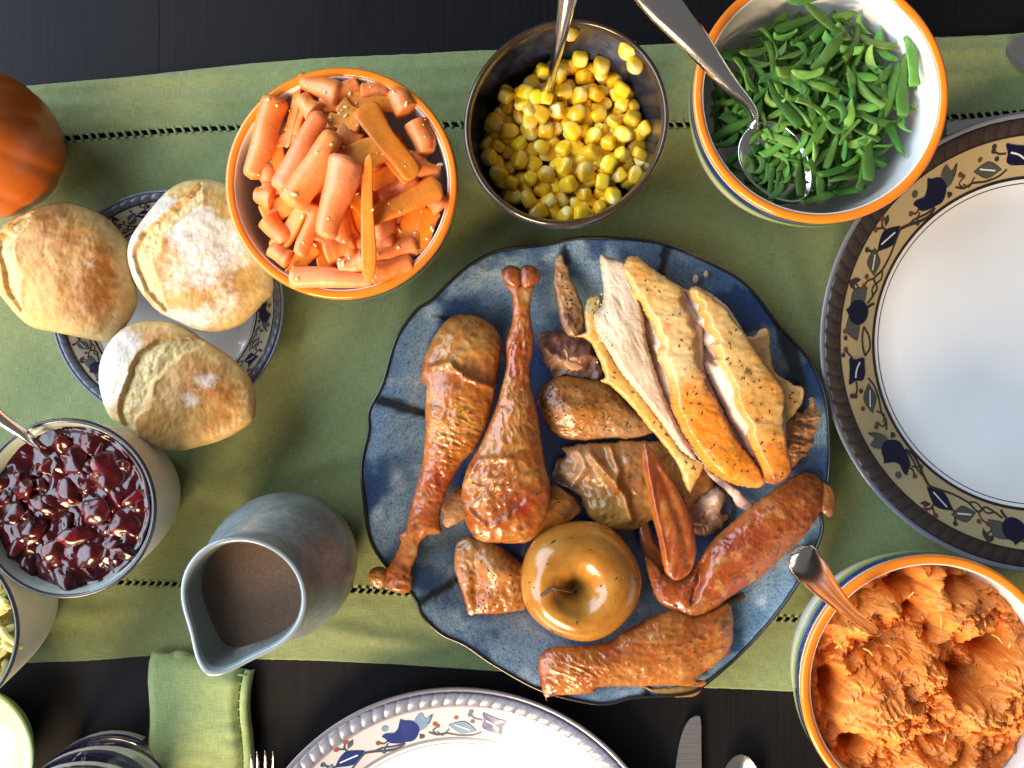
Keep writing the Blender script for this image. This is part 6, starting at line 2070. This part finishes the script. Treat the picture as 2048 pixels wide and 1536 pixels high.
o = blob('forearm', c6([(1350, 618), (1420, 540), (1500, 470), (1580, 400), (1660, 340), (1740, 280), (1820, 230), (1890, 215), (1950, 250), (1962, 310), (1952, 400), (1920, 460), (1870, 530), (1800, 600), (1730, 670), (1650, 740), (1560, 800), (1470, 860), (1400, 920), (1300, 962), (1240, 962), (1180, 920), (1112, 872), (1080, 790), (1062, 720), (1045, 650), (1080, 662), (1120, 702), (1150, 740), (1230, 760), (1300, 700)]), 0.026, M_SKIN, wing1, hs=0.66, under=0.6, floor=0.0085, step=2.3, rag=3.0, ragf=0.12,
         disp=plus(wr(133, 0.0018, 0.025, 0.025, 0.0011, 0.0007), ridgeline(c6([(1340, 640), (1320, 760), (1280, 860)]), 8, -0.0040)), color=skin_color((0.42, 0.115, 0.015), (0.30, 0.050, 0.010), W1c, 29.0, 0.02, red=0.4, edge=(0.46, 0.20, 0.05), edge_w=10))
herbs(o, 26)
o = blob('wing_tip', c6([(1045, 64), (1092, 112), (1132, 182), (1182, 252), (1232, 332), (1272, 422), (1302, 522), (1314, 602), (1300, 690), (1270, 740), (1210, 770), (1160, 740), (1142, 690), (1122, 582), (1092, 462), (1070, 362), (1050, 262), (1034, 160)]), 0.033, M_SKIN, wing1, hs=0.5, under=0.5, step=2.2, rag=1.2, disp=plus(wr(135, 0.0012, 0.04, 0.012, 0.0008, 0.0003, 0.3), ridgeline(c6([(1052, 100), (1075, 280), (1110, 460), (1150, 660)]), 6, 0.0018, 1.5), ridgeline(c6([(1110, 200), (1180, 350), (1240, 520), (1270, 680)]), 10, -0.0016)), color=skin_color((0.42, 0.13, 0.026), (0.30, 0.060, 0.016), [(1330, 1010, 12, (0.52, 0.26, 0.08), 0.7), (1340, 1000, 20, (0.44, 0.2, 0.06), 0.5), (1350, 1050, 24, (0.44, 0.18, 0.05), 0.5)], 30.0, 0.03, edge=(0.50, 0.18, 0.035), edge_w=7))
o = blob('shoulder_bit', c6([(1945, 270), (2000, 285), (2026, 350), (2016, 430), (1990, 446), (1950, 412), (1940, 340)]), 0.027, M_SKIN, wing1, hs=0.6, step=2.2, rag=2, disp=wr(137, 0.0015), color=skin_color((0.40, 0.19, 0.06), (0.30, 0.11, 0.03), (), 31.0, 0.04))
o = blob('herb_crust', c6([(1460, 882), (1530, 830), (1600, 790), (1650, 748), (1642, 792), (1582, 882), (1500, 897)]), 0.016, M_SKIN2, wing1, hs=0.6, step=2.2, rag=3, disp=wr(139, 0.0015, 0.08, 0.08), color=skin_color((0.10, 0.055, 0.02), (0.20, 0.10, 0.03), (), 32.0, 0.06))
herbs(o, 80)

wing2 = thing('turkey_wing', W(1270, 1310, 0.015), 'straight golden wing joint lying along the bottom of the platter', 'turkey wing', 'turkey wings')
o = blob('loose_skin', c6([(1000, 1300), (1100, 1322), (1250, 1306), (1335, 1320), (1312, 1360), (1232, 1368), (1120, 1352)]), 0.0245, M_SKIN2, wing2, hs=0.3, step=2.4, rag=3, disp=wr(141, 0.001), color=skin_color((0.30, 0.21, 0.07), (0.40, 0.30, 0.11), (), 33.0, 0.03))
o = blob('joint', c6([(505, 1195), (522, 1142), (582, 1110), (680, 1106), (780, 1100), (870, 1080), (932, 1040), (1002, 1000), (1100, 950), (1200, 920), (1300, 950), (1400, 920), (1482, 890), (1502, 960), (1502, 1050), (1482, 1130), (1442, 1170), (1392, 1210), (1332, 1250), (1312, 1274), (1362, 1286), (1350, 1312), (1270, 1312), (1150, 1306), (1020, 1311), (900, 1310), (800, 1318), (792, 1342), (730, 1352), (620, 1356), (552, 1370), (546, 1386), (520, 1320), (506, 1260)]), 0.028, M_SKIN, wing2, hs=0.56, under=0.6, floor=0.0085, step=2.3, rag=2.6, ragf=0.1,
         disp=plus(wr(143, 0.0022, 0.018, 0.030, 0.0013, 0.0006), crinkles(1160, 1320, 70, 50, 0.5, 0.0009), crinkles(1380, 1290, 110, 60, -0.3, 0.0006, seed=12.0), bumps([(1180, 1320, 60, 30, 0.002), (1440, 1260, 40, 40, 0.002)])),
         color=skin_color((0.52, 0.22, 0.045), (0.36, 0.085, 0.013), [(1130, 1330, 40, (0.46, 0.15, 0.03), 0.7), (1230, 1335, 60, (0.52, 0.25, 0.06), 0.6), (1350, 1340, 60, (0.54, 0.28, 0.075), 0.7), (1300, 1290, 50, (0.44, 0.13, 0.022), 0.6), (1400, 1260, 40, (0.40, 0.11, 0.02), 0.6), (1220, 1300, 26, (0.40, 0.07, 0.02), 0.6), (1250, 1378, 40, (0.54, 0.3, 0.1), 0.5)], 34.0, 0.02, red=0.5))
herbs(o, 30)

# baked apple ---------------------------------------------------------------
t = NT('baked_apple_skin')
c0 = t.tint()
t.set(color=t.mix(t.ramp(t.noise(900, 2, 0.5), [(0.66, 0), (0.70, 0.7)]), c0, (0.12, 0.05, 0.01)), rough=0.22, coat=0.38, coatr=0.08, sss=0.08, sssr=(0.004, 0.002, 0.0005))
t.bump(t.noise(60, 4), 0.25, 0.002)
t.bump(t.noise(1.0, 3, 0.5, vec=t.scaled((160, 160, 500))), 0.12, 0.0008)
ac = W(1163, 1167, 0.040)
apple = thing('baked_apple', (ac[0], ac[1], 0.009), 'whole glossy golden brown baked apple with a short stem on the platter', 'apple')
RA = 121 * kz(0.036)
V, C = [], []
nv, nu = 64, 110
hx, hy = -0.10, -0.10                # the stalk hollow leans to the lower left
for i in range(nv + 1):
    a = math.pi * i / nv
    for j in range(nu):
        b = 2 * math.pi * j / nu
        s = math.sin(a)
        rr = RA * s ** 0.92 * (1 + 0.014 * math.cos(5 * b + 0.6) + 0.012 * math.cos(2 * b + 1))
        lean = 1 - s if a < 1.57 else 0
        x = rr * math.cos(b) + lean * hx * RA
        y = rr * math.sin(b) + lean * hy * RA
        z = 0.030 + math.cos(a) * 0.0225
        hol = 0.0215 * math.exp(-(s / 0.31) ** 1.5) if a < 1.57 else -0.006 * math.exp(-(s / 0.3) ** 2)
        V.append((ac[0] + x, ac[1] + y, 0.009 + z - hol - 0.0075))
        q = 0.5 + 0.8 * float(fbm(math.cos(b) * s * 2.0, math.sin(b) * s * 2.0, math.cos(a) * 1.5, 4)) + 0.7 * float(fbm(b * 2.2, a * 7, 3.0, 4))
        c = np.array((0.34, 0.135, 0.014)) * (1 - q) + np.array((0.46, 0.245, 0.040)) * q
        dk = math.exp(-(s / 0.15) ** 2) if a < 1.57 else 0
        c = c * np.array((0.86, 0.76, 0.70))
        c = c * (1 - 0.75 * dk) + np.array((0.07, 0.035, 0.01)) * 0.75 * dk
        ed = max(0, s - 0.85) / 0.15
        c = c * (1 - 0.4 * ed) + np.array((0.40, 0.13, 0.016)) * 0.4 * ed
        C.append(c)
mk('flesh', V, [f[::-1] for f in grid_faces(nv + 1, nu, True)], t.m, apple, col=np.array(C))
V, F = tube(open_spline([W(1157, 1182, 0.028), W(1140, 1183, 0.043), W(1118, 1178, 0.0555), W(1104, 1176, 0.0565), W(1090, 1186, 0.0565), W(1082, 1192, 0.0562)], 5), np.array([0.0009] * 5 + [0.0008] * 8 + [0.0011] * 4 + [0.0012] * 6 + [0.0010] * 3), 8)
mk('stem', V, F, plain('apple_stem', (0.10, 0.05, 0.02), 0.6, 0.4, 300, 0.3), apple)
pr = []
for (x, y, a, L) in ((1105, 1084, 0.7, 0.0022), (1095, 1128, 0.6, 0.0010), (1060, 1165, 0.5, 0.0012), (1069, 1175, 0.2, 0.0010), (1232, 1158, 1.0, 0.0015), (1269, 1159, 0.5, 0.0014), (1202, 1172, 0.8, 0.001), (1258, 1203, -0.9, 0.0014), (1103, 1260, -0.9, 0.0022), (1153, 1246, 1.5, 0.0012), (1180, 1100, 0.9, 0.0008), (1140, 1075, 0.2, 0.0007)):
    rr = math.hypot(x - 1163, y - 1167) / 121
    z = 0.0315 + 0.0225 * math.sqrt(max(0, 1 - rr ** 2)) + 0.0005
    u = np.array((math.cos(a), math.sin(a), 0)); v = np.array((-math.sin(a), math.cos(a), 0)); p = np.array(W(x, y, z))
    pr.append(([p + u * L * s + v * 0.0005 * q + np.array((0, 0, w)) for s, q, w in ((-1, 0, 0), (0, -1, 0), (1, 0, 0), (0, 1, 0), (0, 0, .0005), (0, 0, -.0008))], [(0, 1, 4), (1, 2, 4), (2, 3, 4), (3, 0, 4), (1, 0, 5), (2, 1, 5), (3, 2, 5), (0, 3, 5)]))
V, F, _ = join(pr)
mk('herb_flakes', V, F, M_HERB, apple)['kind'] = 'stuff'
